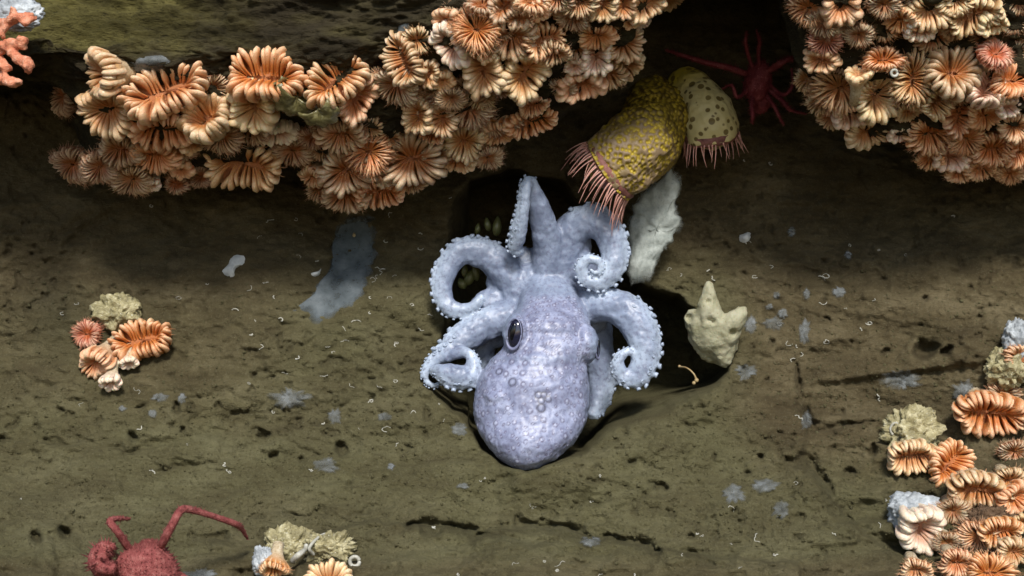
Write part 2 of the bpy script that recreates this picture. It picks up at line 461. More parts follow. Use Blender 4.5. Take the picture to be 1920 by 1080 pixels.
def axis(lo, hi, dlo, dhi, step, far):
    mid = np.arange(dlo, dhi + 1, step)
    a = dlo - np.geomspace(step, dlo - lo, far)[::-1]
    b = dhi + np.geomspace(step, hi - dhi, far)
    return np.concatenate([a, mid, b])

PXs = axis(-5200, 7200, -140, 2060, 3.0, 46)
PYs = axis(-2600, 4200, 90, 1180, 3.0, 40)
PX, PY = np.meshgrid(PXs, PYs)

def base_y(px, py):
    y = np.interp(py, [-2600, -400, 150, 300, 430, 560, 700, 820, 950, 1080, 1300, 1700, 2600, 4200],
                  [0.3, .18, .15, .14, .105, .05, -.02, -.10, -.215, -.36, -.62, -1.05, -1.75, -2.4])
    y = y + 0.05 * sstep(600, 100, px) * sstep(380, 620, py) * 0 - 0.05 * sstep(1400, 1900, px) * sstep(250, 480, py)
    return y

def terrain_y(px, py):
    y = base_y(px, py)
    fade = sstep(3200, 2000, np.abs(px - 960)) * sstep(2200, 1300, np.abs(py - 640))
    wx = px + 40 * vnoise(px / 90, py / 90, 5); wy = py + 40 * vnoise(px / 90, py / 90, 9)
    n = 0.055 * fbm(px / 340, py / 260, 3, 1)
    n = n + 0.022 * fbm(wx / 110, wy / 80, 4, 20)
    ridge = 1 - np.abs(2 * fbm(wx / 110, wy / 40, 4, 40))
    n = n - 0.008 * np.clip(ridge - 0.45, 0, 1)
    n = n + 0.0085 * fbm(px / 26, py / 15, 3, 60) + 0.0052 * fbm(px / 10, py / 7, 2, 70)
    # layered rock in the lower right and left corner lumps
    strat = 0.014 * np.tanh(6 * vnoise(px / 420, (py + 0.12 * px) / 34, 80))
    n = n + strat * (0.25 + 0.75 * sstep(1480, 1620, px) * sstep(560, 700, py)) * sstep(500, 700, py)
    lump = np.abs(vnoise(px / 42, py / 34, 90)) * 0.05
    n = n - lump * sstep(260, 60, px) * sstep(880, 1010, py) - lump * sstep(300, 480, px) * sstep(960, 1040, py) * sstep(760, 600, px) * 0.6
    n = n - lump * 0.55 * sstep(1010, 1060, py) * sstep(650, 760, px)
    pit = sstep(.24, .46, fbm(px / 17, py / 13, 3, 55)) * sstep(-.1, .3, fbm(px / 150, py / 110, 2, 57))
    n = n + 0.009 * pit
    y = y + n * (0.35 + 0.65 * fade)
    # sediment ridge that holds the lower lip of the cavity
    y = y - 0.03 * np.exp(-(seg_dist(px, py, [(985, 905), (1110, 868), (1250, 800), (1345, 748), (1385, 690)]) / 42) ** 2)
    # right-hand slab stands proud of the ridge beyond the crack
    slab = poly_sd(px, py, [(1500, 690), (1512, 815), (1500, 860), (1560, 935), (1640, 1015), (1800, 1120), (2300, 1300), (2300, 600)])
    y = y + 0.028 * sstep(-6, 10, slab) * sstep(700, 780, py + 0 * px) * sstep(2600, 2000, px)
    step = poly_sd(px, py, [(700, 975), (760, 984), (905, 992), (1050, 990), (1210, 1022), (1300, 1040), (1500, 1055), (1500, 1400), (500, 1400), (560, 1010)])
    y = y - 0.030 * sstep(-3, 6, step + 7 * vnoise(px / 22, py / 22, 23)) * sstep(1500, 1250, py)
    dark = .30 * pit  # recess shade for the colour, gathered from pits and cracks
    jx = px + 16 * fbm(px / 30, py / 30, 3, 11); jy = py + 15 * fbm(px / 26, py / 26, 3, 13)
    for ci, (pl, w, d) in enumerate(CRACKS):
        strong = ci in (0, 1, 2, 3, 4)
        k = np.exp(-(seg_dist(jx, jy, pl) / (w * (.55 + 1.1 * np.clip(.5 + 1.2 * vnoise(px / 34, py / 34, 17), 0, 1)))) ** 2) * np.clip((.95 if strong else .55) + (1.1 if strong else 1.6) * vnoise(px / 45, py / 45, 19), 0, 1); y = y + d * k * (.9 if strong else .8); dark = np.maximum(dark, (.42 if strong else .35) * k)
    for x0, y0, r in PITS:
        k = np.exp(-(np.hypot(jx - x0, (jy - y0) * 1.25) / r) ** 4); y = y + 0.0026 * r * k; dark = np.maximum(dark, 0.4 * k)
    # octopus den
    sd = poly_sd(px + 8 * vnoise(px / 20, py / 20, 3), py + 8 * vnoise(px / 20, py / 20, 4), HOLE)
    soft = np.where(px < 880, 34.0, 15.0) + 34 * sstep(700, 760, py) * sstep(1090, 1180, px)
    y = y + 0.36 * sstep(0, 1, (sd + 4) / soft / 1.6)
    return y, dark, sd

TY, TD, TSD = terrain_y(PX, PY)
K = (DIST + TY) / DIST / 1000
FY = np.abs(PY - 540) > 1500
P = np.stack([(PX - 960) * K, TY, (540 - PY) * K], -1)
me = grid_mesh('seabed', P)
rocky_shaded = np.clip(sstep(1330, 1480, PX) * sstep(950, 780, PY - 0.25 * (PX - 1500)) + sstep(620, 420, PY) + 0.55 * sstep(700, 300, PX) * sstep(860, 700, PY)
                + 0.6 * sstep(1030, 1070, PY) + 0.4 * fbm(PX / 160, PY / 110, 3, 33), 0, 1)  # rock areas; the upper wall's shade is also put into this brown tone
set_attr(me, 'rock_and_shade', np.stack([rocky_shaded, np.clip(TD, 0, 1), 0 * PX, 0 * PX + 1], -1))
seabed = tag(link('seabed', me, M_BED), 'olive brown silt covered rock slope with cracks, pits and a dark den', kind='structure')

# ------------------------------------------------------------------ the rock ledge overhead
LC = [  # px, then (py, y) for top, face, lip, bulge, bottom, inner
    (-5200, (-2600, .1), (-60, -.26), (100, -.33), (140, -.15), (165, .05), (180, .5)),
    (40, (-2600, .1), (-60, -.22), (100, -.33), (140, -.15), (165, .05), (180, .5)),
    (110, (-2600, .1), (-60, -.22), (98, -.32), (150, -.17), (185, 0.0), (195, .5)),
    (175, (-2600, .1), (-60, -.22), (100, -.31), (220, -.23), (320, -.10), (335, .5)),
    (300, (-2600, .1), (-60, -.24), (100, -.31), (230, -.23), (335, -.10), (350, .5)),
    (460, (-2600, .1), (-60, -.27), (100, -.31), (220, -.23), (300, -.12), (312, .5)),
    (560, (-2600, .1), (-60, -.29), (100, -.30), (190, -.22), (262, -.12), (275, .5)),
    (650, (-2600, .1), (-60, -.32), (90, -.31), (230, -.22), (345, -.09), (358, .5)),
    (780, (-2600, .1), (-60, -.34), (75, -.32), (220, -.22), (318, -.10), (330, .5)),
    (900, (-2600, .1), (-100, -.34), (50, -.35), (180, -.26), (265, -.14), (278, .5)),
    (1010, (-2600, .1), (-120, -.34), (0, -.38), (140, -.28), (228, -.16), (240, .5)),
    (1100, (-2600, .1), (-160, -.36), (-20, -.40), (95, -.30), (168, -.20), (180, .5)),
    (1180, (-2600, .1), (-180, -.36), (-40, -.41), (60, -.31), (115, -.22), (126, .5)),
    (1225, (-2600, .1), (-240, -.38), (-110, -.45), (-60, -.25), (-30, -.05), (-20, .5)),
    (1470, (-2600, .1), (-240, -.38), (-110, -.45), (-60, -.25), (-30, -.05), (-20, .5)),
    (1525, (-2600, .1), (-200, -.36), (-70, -.42), (100, -.30), (185, -.19), (198, .5)),
    (1640, (-2600, .1), (-200, -.36), (-60, -.42), (130, -.29), (250, -.17), (262, .5)),
    (1780, (-2600, .1), (-200, -.36), (-60, -.42), (170, -.28), (300, -.15), (312, .5)),
    (1960, (-2600, .1), (-200, -.36), (-60, -.42), (180, -.28), (315, -.14), (328, .5)),
    (7200, (-2600, .1), (-200, -.36), (-60, -.42), (180, -.28), (315, -.14), (328, .5))]
LPX = np.array([c[0] for c in LC], float)
LPY = np.array([[k[0] for k in c[1:]] for c in LC], float)
LY = np.array([[k[1] for k in c[1:]] for c in LC], float)

def ledge_y(px, py):                               # depth of the ledge front at a pixel (smooth version, for seating corals)
    a = np.array([np.interp(px, LPX, LPY[:, k]) for k in range(1, 6)])
    b = np.array([np.interp(px, LPX, LY[:, k]) for k in range(1, 6)])
    b[4] = b[3] + 0.05
    a[4] = a[3] + 60
    return float(np.interp(py, a, b))

cols = axis(-5200, 7200, -120, 2040, 5.0, 30)
nodes_t = np.array([0, .14, .42, .66, .88, 1.0])
rows = np.concatenate([np.linspace(0, .12, 14), np.linspace(.125, 1.0, 190)])
lp = np.empty((len(rows), len(cols))); ly = np.empty_like(lp)
A = np.array([[np.interp(x, LPX, LPY[:, k]) for k in range(6)] for x in cols])
B = np.array([[np.interp(x, LPX, LY[:, k]) for k in range(6)] for x in cols])
for j in range(len(cols)):
    lp[:, j] = np.interp(rows, nodes_t, A[j]); ly[:, j] = np.interp(rows, nodes_t, B[j])
def blur(a, n):
    for _ in range(n):
        b = a.copy(); b[1:-1] = (a[:-2] + 2 * a[1:-1] + a[2:]) / 4; a = b
        b = a.copy(); b[:, 1:-1] = (a[:, :-2] + 2 * a[:, 1:-1] + a[:, 2:]) / 4; a = b
    return a
lp, ly = blur(lp, 12), blur(ly, 12)
LX = np.tile(cols, (len(rows), 1)); RT = np.tile((rows * 900)[:, None], (1, len(cols)))
K = (DIST + ly) / DIST / 1000
P = np.stack([(LX - 960) * K, ly, (540 - lp) * K], -1)
du = np.gradient(P, axis=1); dv = np.gradient(P, axis=0)
nr = np.cross(dv, du); nr /= np.linalg.norm(nr, axis=-1, keepdims=True) + 1e-12
amp = 0.035 * fbm(LX / 160, RT / 120, 3, 4) + 0.016 * fbm(LX / 46, RT / 26, 4, 14) + 0.009 * fbm(LX / 14, RT / 9, 2, 24)
amp *= sstep(5500, 2500, np.abs(LX - 960))
sgn = np.sign(-nr[100, len(cols) // 2, 1])
P = P + nr * (amp * sgn)[..., None]
me = grid_mesh('rock_ledge', P)
moss = np.clip(sstep(560, 200, LX) * sstep(118, 60, lp + 18 * vnoise(LX / 40, lp / 25, 2)) + 0.35 * fbm(LX / 60, lp / 25, 3, 8), 0, 1)
set_attr(me, 'moss', np.stack([moss, moss, moss, 0 * moss + 1], -1))
ledge = tag(link('rock_ledge', me, M_LEDGE), 'overhanging dark rock ledge crowded with cup corals, mossy at its left end', kind='structure')

dg = bpy.context.evaluated_depsgraph_get()
BV = BVHTree.FromObject(seabed, dg)
BL = BVHTree.FromObject(ledge, dg)
def ground(px, py, both=False):
    o, d = cam_ray(px, py)
    h = BV.ray_cast(o, d)
    loc, nrm = h[0], h[1]
    if both:
        g = BL.ray_cast(o, d)
        if g[0] is not None and (loc is None or g[3] < h[3]): loc, nrm = g[0], g[1]
    if loc is None: loc, nrm = Q(px, py, 0), Vector((0, -1, 0))
    if nrm.y > 0: nrm = -nrm
    return loc, nrm

# ------------------------------------------------------------------ octopus
def build_octopus():
    V, F = [], []
    sec = [  # py, left, right, centre depth, half depth
        (486, 1003, 1052, .010, .020), (505, 992, 1062, .002, .030), (530, 984, 1076, -.012, .040), (555, 976, 1086, -.030, .048),
        (580, 968, 1096, -.050, .056), (605, 958, 1106, -.066, .064), (635, 950, 1110, -.080, .070), (657, 938, 1107, -.087, .070),
        (680, 917, 1100, -.090, .075), (708, 899, 1102, -.093, .085),
           (740, 890, 1104, -.095, .087), (770, 888, 1103, -.099, .088), (796, 893, 1096, -.106, .089), (818, 903, 1085, -.115, .088), (838, 917, 1066, -.123, .080),
           (856, 934, 1046, -.131, .066), (870, 953, 1020, -.139, .046), (880, 972, 994, -.145, .022)]
    sec = catmull(sec, 3)
    SEG = 40
    b0 = len(V)
    for py, l, r, yc, ry in sec:
        c = Q((l + r) / 2, py, yc); rx = (r - l) / 2000 * (DIST + yc) / DIST
        for k in range(SEG):
            a = 2 * PI * k / SEG
            # slightly boxy in front so the mantle reads as a full bag
            ca, sa = math.cos(a), math.sin(a)
            V.append(c + Vector((rx * ca * (1 + .04 * abs(math.sin(2 * a))), ry * sa, 0)))
    n = len(sec)
    for i in range(n - 1):
        for k in range(SEG):
            k2 = (k + 1) % SEG
            F.append((b0 + i * SEG + k, b0 + (i + 1) * SEG + k, b0 + (i + 1) * SEG + k2, b0 + i * SEG + k2))
    F.append(tuple(b0 + k for k in range(SEG)))
    F.append(tuple(b0 + (n - 1) * SEG + k for k in reversed(range(SEG))))
    s = .001
    # eye mounds, brow bumps, web between the arms
    ball(V, F, Q(968, 628, -.118), (.025, .034, .040)); ball(V, F, Q(1098, 645, -.105), (.024, .034, .038))
    ball(V, F, Q(1032, 618, -.105), (.060, .040, .034))
    ball(V, F, Q(1008, 682, -.118), (.062, .050, .036)); ball(V, F, Q(945, 742, -.128), (.040, .046, .024))
    for c, r in (((1000, 545, -.008), (.062, .026, .052)), ((958, 528, .006), (.048, .020, .046)), ((1062, 545, .000), (.044, .024, .048)),
                 ((930, 575, .004), (.050, .020, .036)), ((1030, 490, .006), (.040, .020, .050)), ((1078, 462, -.012), (.032, .018, .050)), ((1092, 500, -.020), (.034, .018, .030)), ((985, 500, .010), (.034, .016, .038)),
                 ((1105, 590, .000), (.040, .022, .038)), ((1118, 640, .030), (.034, .020, .060)), ((925, 620, .012), (.036, .018, .034)), ((908, 655, .02), (.022, .012, .03))):
        ball(V, F, Q(*c), r)
    arms = {  # px, py, depth, radius px ; side = which side the suckers face; start fraction
        'a': ([(992, 555, .000, 34), (950, 510, -.005, 33), (915, 480, -.012, 30), (876, 470, -.016, 26), (845, 492, -.020, 23), (830, 530, -.022, 20),
               (834, 566, -.026, 17), (858, 582, -.030, 15), (884, 575, -.034, 12), (905, 556, -.036, 8)], 1, .22),
        'b': ([(1028, 530, -.004, 34), (1028, 470, -.030, 30), (1020, 420, -.055, 26), (1006, 375, -.075, 19), (994, 343, -.085, 13), (986, 352, -.100, 12),
               (982, 388, -.100, 13), (974, 430, -.085, 15), (966, 462, -.065, 14), (976, 474, -.055, 9)], 1, .44),
        'c': ([(1036, 545, .000, 36), (1052, 490, -.010, 38), (1068, 440, -.022, 36), (1100, 416, -.034, 32), (1135, 428, -.044, 31), (1150, 465, -.052, 27),
               (1146, 505, -.058, 24), (1124, 528, -.062, 18), (1098, 521, -.066, 14), (1090, 500, -.069, 11), (1103, 486, -.072, 9.5), (1122, 490, -.074, 8),
               (1126, 505, -.076, 6.5), (1115, 512, -.078, 5), (1108, 505, -.080, 4)], -1, .20),
        'd': ([(1072, 590, -.020, 36), (1110, 574, -.030, 33), (1150, 574, -.045, 34), (1186, 596, -.060, 36), (1208, 640, -.070, 32), (1208, 680, -.076, 27),
               (1190, 708, -.080, 21), (1166, 702, -.082, 15), (1158, 680, -.084, 12), (1170, 662, -.086, 9), (1186, 662, -.086, 7), (1190, 676, -.084, 5)], -1, .25),
        'e': ([(968, 590, -.016, 34), (922, 604, -.022, 32), (880, 626, -.030, 30), (848, 652, -.040, 24), (818, 672, -.046, 14), (800, 692, -.050, 9), (799, 712, -.052, 7),
               (812, 723, -.052, 5), (824, 718, -.050, 4)], 1, .30),
        'f': ([(838, 668, -.050, 13), (868, 660, -.062, 11), (884, 672, -.070, 11), (882, 702, -.076, 20), (856, 706, -.080, 24), (832, 699, -.076, 18), (816, 694, -.070, 11), (808, 700, -.066, 6)], -1, .25),
        'g': ([(1104, 606, .020, 30), (1122, 650, .030, 30), (1128, 700, .036, 28), (1122, 745, .030, 22), (1108, 780, .020, 14)], -1, .45),
        'h': ([(950, 600, .004, 30), (915, 634, .014, 24), (905, 668, .020, 16), (900, 700, .026, 10)], 1, .9),
    }
    rows = {}
    for key, (pts, side, t0) in arms.items():
        R_ = catmull(pts, 7)
        path = [Q(*p[:3]) for p in R_]; rad = [p[3] * s * (DIST + p[2]) / DIST for p in R_]
        tube(V, F, path, rad, 14, 0.82)
        # membrane along the inner edge of the big curls
        m = len(path); i = int(t0 * m); lst = []; acc = 0.0; nxt = 0.0
        while i < m - 1:
            step = (path[i + 1] - path[i]).length
            while acc + step > nxt:
                f = (nxt - acc) / max(step, 1e-9); c = path[i].lerp(path[i + 1], f); r = rad[i] * (1 - f) + rad[i + 1] * f
                t = (path[i + 1] - path[i]).normalized(); out = t.cross(Vector((0, -1, 0))).normalized() * side
                lst.append((c, out, t, r)); nxt += max(0.0054, min(0.0125, r * 0.52))
            acc += step; i += 1
        rows[key] = lst
    for key, lst in rows.items():                 # fleshy bases of the suckers, fused into the skin
        for (c, out, t, r) in lst:
            d = (out + Vector((0, -.15, 0))).normalized(); q_ = min(.0062, max(.0022, r * .30))
            ball(V, F, c + d * r * .90, q_, 8, 6)
    me = remeshed(V, F, 0.0025, 5, 0.5)
    rough(me, 0.0016, 60, 2.0, 3)
    rough(me, 0.0020, 28, 9.0, 3)
    co = vget(me)
    # shade of the skin itself: oral faces of the arms are paler, mantle and head carry different warts
    kd = KDTree(sum(len(v) for v in rows.values())); q = 0
    for lst in rows.values():
        for c, out, t, r in lst: kd.insert(c + out * r * .8, q); q += 1
    kd.balance()
    k = (DIST + co[:, 1]) / DIST / 1000; px = co[:, 0] / k + 960; py = 540 - co[:, 2] / k
    oral = np.array([max(0.0, 1 - kd.find(Vector(v))[2] / 0.030) for v in co])
    inbody = sstep(0, 25, poly_sd(px, py, [(985, 545), (1085, 545), (1120, 610), (1115, 690), (1110, 800), (1040, 900), (930, 900), (870, 800), (890, 690), (935, 640)])) * (co[:, 1] < 0.0)
    mant = inbody * sstep(655, 690, py); head = inbody * (1 - sstep(655, 690, py))
    oral = oral * (1 - inbody)
    set_attr(me, 'skin', np.stack([oral, mant, head, np.ones(len(co))], -1))
    # warts: separate rings on the mantle, crowded grains on the head
    rs = random.Random(5); cand = list(np.where((inbody > .4) & (nget(me)[:, 1] < .35))[0]); rs.shuffle(cand)
    pts = []; grid_ = KDTree(4000); special = [(1008, 741, 6), (1020, 741, 5.5), (1016, 752, 5.5), (1027, 750, 5), (1014, 765, 7), (960, 717, 7), (935, 697, 6)]
    acc_ = np.zeros((0, 3)); rr_ = []; sp_ = []
    for x, y, r in special:
        i = int(np.argmin(np.hypot(px - x, py - y) + 1000 * (nget(me)[:, 1] > 0))); acc_ = np.vstack([acc_, co[i]]); rr_.append(r * .001); sp_.append(1)
    for i in cand[:9000]:
        hd = py[i] < 665
        r = rs.uniform(.0022, .0038) if hd else rs.choice((.0022, .0026, .0032, .0040, .0050))
        gap = (.0012 if hd else rs.choice((.002, .006, .012)))
        dd = np.linalg.norm(acc_ - co[i], axis=1) - np.array(rr_) - r - gap
        if dd.min() < 0: continue
        acc_ = np.vstack([acc_, co[i]]); rr_.append(r); sp_.append(0)
        if len(rr_) > 520: break
    kd2 = KDTree(len(rr_))
    for j, c_ in enumerate(acc_): kd2.insert(Vector(c_), j)
    kd2.balance(); pap = np.zeros((len(co), 4)); pap[:, 3] = 1; lift = np.zeros(len(co)); nn_ = nget(me)
    for v_ in np.where(inbody > .1)[0]:
        best = None
        for (c_, j, d_) in kd2.find_n(Vector(co[v_]), 3):
            q_ = d_ / rr_[j]
            if best is None or q_ < best[0]: best = (q_, j)
        q_, j = best
        ring = math.exp(-((q_ - .92) / .26) ** 2); dome = max(0, 1 - (q_ / .85) ** 2)
        if sp_[j]: pap[v_, 2] = math.exp(-((q_ - 1.0) / .28) ** 2) * .8
        else: pap[v_, 0] = ring
        pap[v_, 1] = dome * (.5 if sp_[j] else 1); lift[v_] = dome * rr_[j] * .13 - ring * .0003
    co = co + nn_ * lift[:, None]; vset(me, co)
    set_attr(me, 'pap', pap)
    root = link('octopus', me, M_SKIN)
    tag(root, 'pale lilac octopus with curled suckered arms, sitting in the den at the centre', 'octopus')
    # suckers: small cups standing out along the edge of each arm
    for key, lst in rows.items():
        sv, sf = [], []
        for (c, out, t, r) in lst:
            for tw, rr in ((0.12, 1.0), (0.80, 0.85)):
                d = (out * math.cos(tw) + Vector((0, -1, 0)) * math.sin(tw)).normalized()
                if key in 'gac' and tw > .5: continue
                q_ = min(0.0044, max(0.0017, r * 0.21)) * rr * random.uniform(.75, 1.2)
                d = (d + t * random.uniform(-.35, .35) + Vector((0, random.uniform(-.3, .2), 0))).normalized(); bpt = c + d * (r * (0.90 if tw < .5 else 0.78) + (min(.0062, max(.0022, r * .30)) * .8 if tw < .5 else 0)) + t * (0.003 if tw > .5 else 0)
                u = t.copy(); w = d.cross(u).normalized()
                prof = [(1.0, -0.4), (1.08, 0.2), (1.12, 0.55), (0.92, 0.75), (0.5, 0.55), (0.15, 0.25)]
                b = len(sv); sg = 9
                for pr, ph in prof:
                    for k_ in range(sg):
                        a = 2 * PI * k_ / sg
                        sv.append(bpt + (u * math.cos(a) + w * math.sin(a)) * (pr * q_) + d * (ph * q_ * 1.1))
                for i in range(len(prof) - 1):
                    for k_ in range(sg):
                        k2 = (k_ + 1) % sg
                        sf.append((b + i * sg + k_, b + i * sg + k2, b + (i + 1) * sg + k2, b + (i + 1) * sg + k_))
                sf.append(tuple(b + (len(prof) - 1) * sg + k_ for k_ in range(sg)))
        if sv:
            link('sucker_row', mesh_from('sucker_row', sv, sf), M_SUCK, root)
    # eyes
    def eye(px, py, y, rx, rz, turn, tilt):
        ev, ef = [], []
        ball(ev, ef, (0, 0, 0), (rx, rx * .75, rz), 24, 16)
        e = link('eye', mesh_from('eye', ev, ef), M_EYE, root)
        e.location = Q(px, py, y); e.rotation_euler = (0, tilt, turn)
        lv, lf = [], []
        ring = [Vector((math.cos(a) * rx * 1.02, -rx * .34, math.sin(a) * rz * 1.02)) for a in np.linspace(0, 2 * PI, 33)]
        rr = [rx * (.07 + .15 * max(0, -math.sin(a)) ** 2) for a in np.linspace(0, 2 * PI, 33)]
        tube(lv, lf, ring, rr, 8)
        link('eyelid', mesh_from('eyelid', lv, lf), M_LID, e)
        pv, pf = [], []
        ball(pv, pf, (0, -rx * .58, rz * .12), (rx * .42, rx * .22, rz * .62), 14, 8)
        link('pupil', mesh_from('pupil', pv, pf), M_PUPIL, e)
    eye(966, 626, -.142, .0150, .0270, R(-30), R(8))
    eye(1116, 652, -.108, .0120, .0200, R(72), R(-12))
    return root
octo = build_octopus()

# egg cases glued inside the den
EG = [(932, 424, 8, 17, 5), (881, 519, 9, 15, 20), (866, 531, 8, 10, -30), (892, 508, 7, 17, -8), (872, 506, 6, 12, 10), (914, 420, 6, 12, -12), (896, 428, 5, 10, 8)]
EL = ['olive egg case upright in the dark gap above the upper left octopus arm', 'long olive egg case in the middle of the upper left arm loop',
      'round olive egg case lowest inside the upper left arm loop', 'slim olive egg case against the right rim of the upper left arm loop',
      'small olive egg case at the top inside the upper left arm loop', 'small dim egg case just left of the upright one above the arm',
      'tiny dim egg case farthest left in the dark gap above the arm']
for (x, y, a, b, t), lb in zip(EG, EL):
    ev, ef = [], []
    pth = [Vector((0, 0, -b * .001)), Vector((0, 0, -b * .0006)), Vector((0, 0, 0)), Vector((0, 0, b * .0005)), Vector((0, 0, b * .0010))]
    tube(ev, ef, pth, [a * .0006, a * .0010, a * .0011, a * .0008, a * .0003], 12)
    o = link('egg_case', mesh_from('egg_case', ev, ef), M_EGG)
    o.location = Q(x, y, .045); o.rotation_euler = (0, R(t), 0)
    tag(o, lb, 'egg case', 'egg cases in the octopus den')

# ------------------------------------------------------------------ sea anemones
def anemone(pts, label, mat, mouth_dir, ntent, tl, fat, sag, warts, spread):
    """pts: (px, py, depth, radius px) from the foot to the mouth"""
    R_ = catmull(pts, 9)
    path = [Q(*p[:3]) for p in R_]; rad = [p[3] * .001 for p in R_]
    v, f = [], []
    tube(v, f, path, rad, 64)
    o = mesh_from('column', v, f)
    m = bpy.data.objects.new('t', o); COL.objects.link(m)
    sb = m.modifiers.new('s', 'SUBSURF'); sb.levels = 2; sb.subdivision_type = 'SIMPLE'
    dg = bpy.context.evaluated_depsgraph_get(); me = bpy.data.meshes.new_from_object(m.evaluated_get(dg))
    bpy.data.objects.remove(m)
    me.materials.clear()
    me.polygons.foreach_set('use_smooth', [True] * len(me.polygons))
    co = vget(me); nn = nget(me)
    P0, P1 = np.array(path[0]), np.array(path[-1]); ax = P1 - P0
    tt = np.clip(((co - P0) @ ax) / (ax @ ax), 0, 1)
    if warts:
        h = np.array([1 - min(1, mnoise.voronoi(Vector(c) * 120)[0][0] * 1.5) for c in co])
        big = np.array([mnoise.fractal(Vector(c) * 16, 0.9, 2, 3) for c in co])
        co = co + nn * (h * .0065 + big * .009)[:, None]
    else:
        h = np.array([mnoise.fractal(Vector(c) * 30, 0.9, 2, 3) for c in co]); co = co + nn * (h * .0035)[:, None]
    vset(me, co)
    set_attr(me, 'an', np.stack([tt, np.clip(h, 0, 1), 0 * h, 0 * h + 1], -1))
    base = path[0]
    root = empty('sea_anemone', base); tag(root, label, 'anemone', 'sea anemones under the ledge')
    ob = link('column', me, mat, root); me.transform(Matrix.Translation(-base))
    end = path[-1]; t = (path[-1] - path[-3]).normalized()
    s = t.cross(Vector((0, -1, 0))).normalized(); u = s.cross(t).normalized()
    dv, df = [], []
    tube(dv, df, [end - t * .012 - base, end + t * .004 - base, end + t * .010 - base], [rad[-1] * 1.02, rad[-1] * 1.0, rad[-1] * .7], 28)
    link('oral_disc', mesh_from('oral_disc', dv, df), M_DISC, root)
    for i in range(ntent):
        a = 2 * PI * (i + random.uniform(-.3, .3)) / ntent
        ring = random.choice((1.0, .96, .86)); rd = s * math.cos(a) + u * math.sin(a)
        p0 = end + rd * rad[-1] * ring
        L = tl * random.uniform(.7, 1.2)
        d0 = (t * 1.0 + rd * spread + Vector((random.uniform(-.2, .2), random.uniform(-.15, .15), random.uniform(-.2, .2)))).normalized()
        bend = Vector((random.uniform(-.25, .25), random.uniform(-.1, .1), -sag * random.uniform(.6, 1.3)))
        pp = [p0 + d0 * (L * k / 7) + bend * (L * (k / 7) ** 2) - base for k in range(8)]
        rr = [fat * (1 - .82 * (k / 7) ** .8) for k in range(8)]
        tv, tf = [], []
        tube(tv, tf, pp, rr, 7)
        link('tentacle', mesh_from('tentacle', tv, tf), M_TENT, root)
    return root
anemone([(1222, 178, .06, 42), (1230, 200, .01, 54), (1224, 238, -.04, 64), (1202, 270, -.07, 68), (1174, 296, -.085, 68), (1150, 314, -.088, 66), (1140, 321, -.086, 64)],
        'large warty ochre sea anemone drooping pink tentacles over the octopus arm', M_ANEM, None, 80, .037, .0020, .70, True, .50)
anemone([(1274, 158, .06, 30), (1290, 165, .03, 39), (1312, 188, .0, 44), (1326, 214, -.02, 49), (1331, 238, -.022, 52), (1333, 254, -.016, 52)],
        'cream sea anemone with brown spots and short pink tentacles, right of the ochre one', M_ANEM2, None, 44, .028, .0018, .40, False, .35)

# ------------------------------------------------------------------ crabs
def spiny_limb(name, pts, mat, parent, base, spines=1.0, seg=9):
    R_ = catmull(pts, 8)
    path = [Q(*p[:3]) - base for p in R_]; rad = [p[3] * (.00070 if name == 'leg' else .0009) for p in R_]
    v, f = [], []
    tube(v, f, path, rad, seg)
    for i in range(1, len(path) - 1):
        for _ in range(int((5 if mat is M_RED else 3) * spines + random.random())):
            a = random.uniform(0, 2 * PI); t = (path[i + 1] - path[i]).normalized()
            s = t.cross(Vector((0, -1, .01))).normalized(); u = s.cross(t)
            d = (s * math.cos(a) + u * math.sin(a) + t * random.uniform(.1, .7)).normalized()
            p = path[i].lerp(path[i + 1], random.random()) + d * rad[i] * .8; L = rad[i] * random.uniform(.5, 1.1) * (1.7 if mat is M_RED else 1) + .0012
            b = len(v); w = d.cross(t).normalized(); q = max(.0008, rad[i] * .16)
            v += [p + w * q, p + (t * -.5 - w * .8) * q, p + (t * .5 - w * .8) * q, p + d * L]
            f += [(b, b + 1, b + 3), (b + 1, b + 2, b + 3), (b + 2, b, b + 3)]
    return link(name, mesh_from(name, v, f), mat, parent)

def spiny_shell(name, c, r, mat, parent, base, nsp, ln, rot=0):
    v, f = [], []
    ball(v, f, (0, 0, 0), r, 40, 26)
    me = mesh_from(name, v, f); rough(me, min(r) * .22, 1.6 / min(r) * .5, 5, 4)
    co = vget(me); nn = nget(me)
    vs = [Vector(x) for x in co]; fs = [tuple(p.vertices) for p in me.polygons]
    for _ in range(nsp):
        i = random.randrange(len(co)); p = Vector(co[i]); d = (Vector(nn[i]) + Vector((random.uniform(-.3, .3), 0, random.uniform(-.1, .5)))).normalized()
        w = d.orthogonal().normalized(); x = d.cross(w); q = ln * .18; b = len(vs)
        vs += [p + w * q, p + (x * .8 - w * .5) * q, p + (-x * .8 - w * .5) * q, p + d * ln * random.uniform(.6, 1.2)]
        fs += [(b, b + 1, b + 3), (b + 1, b + 2, b + 3), (b + 2, b, b + 3)]
    me2 = mesh_from(name, vs, fs); me2.transform(Matrix.Translation(Q(*c) - base) @ Matrix.Rotation(rot, 4, 'Y'))
    return link(name, me2, mat, parent)

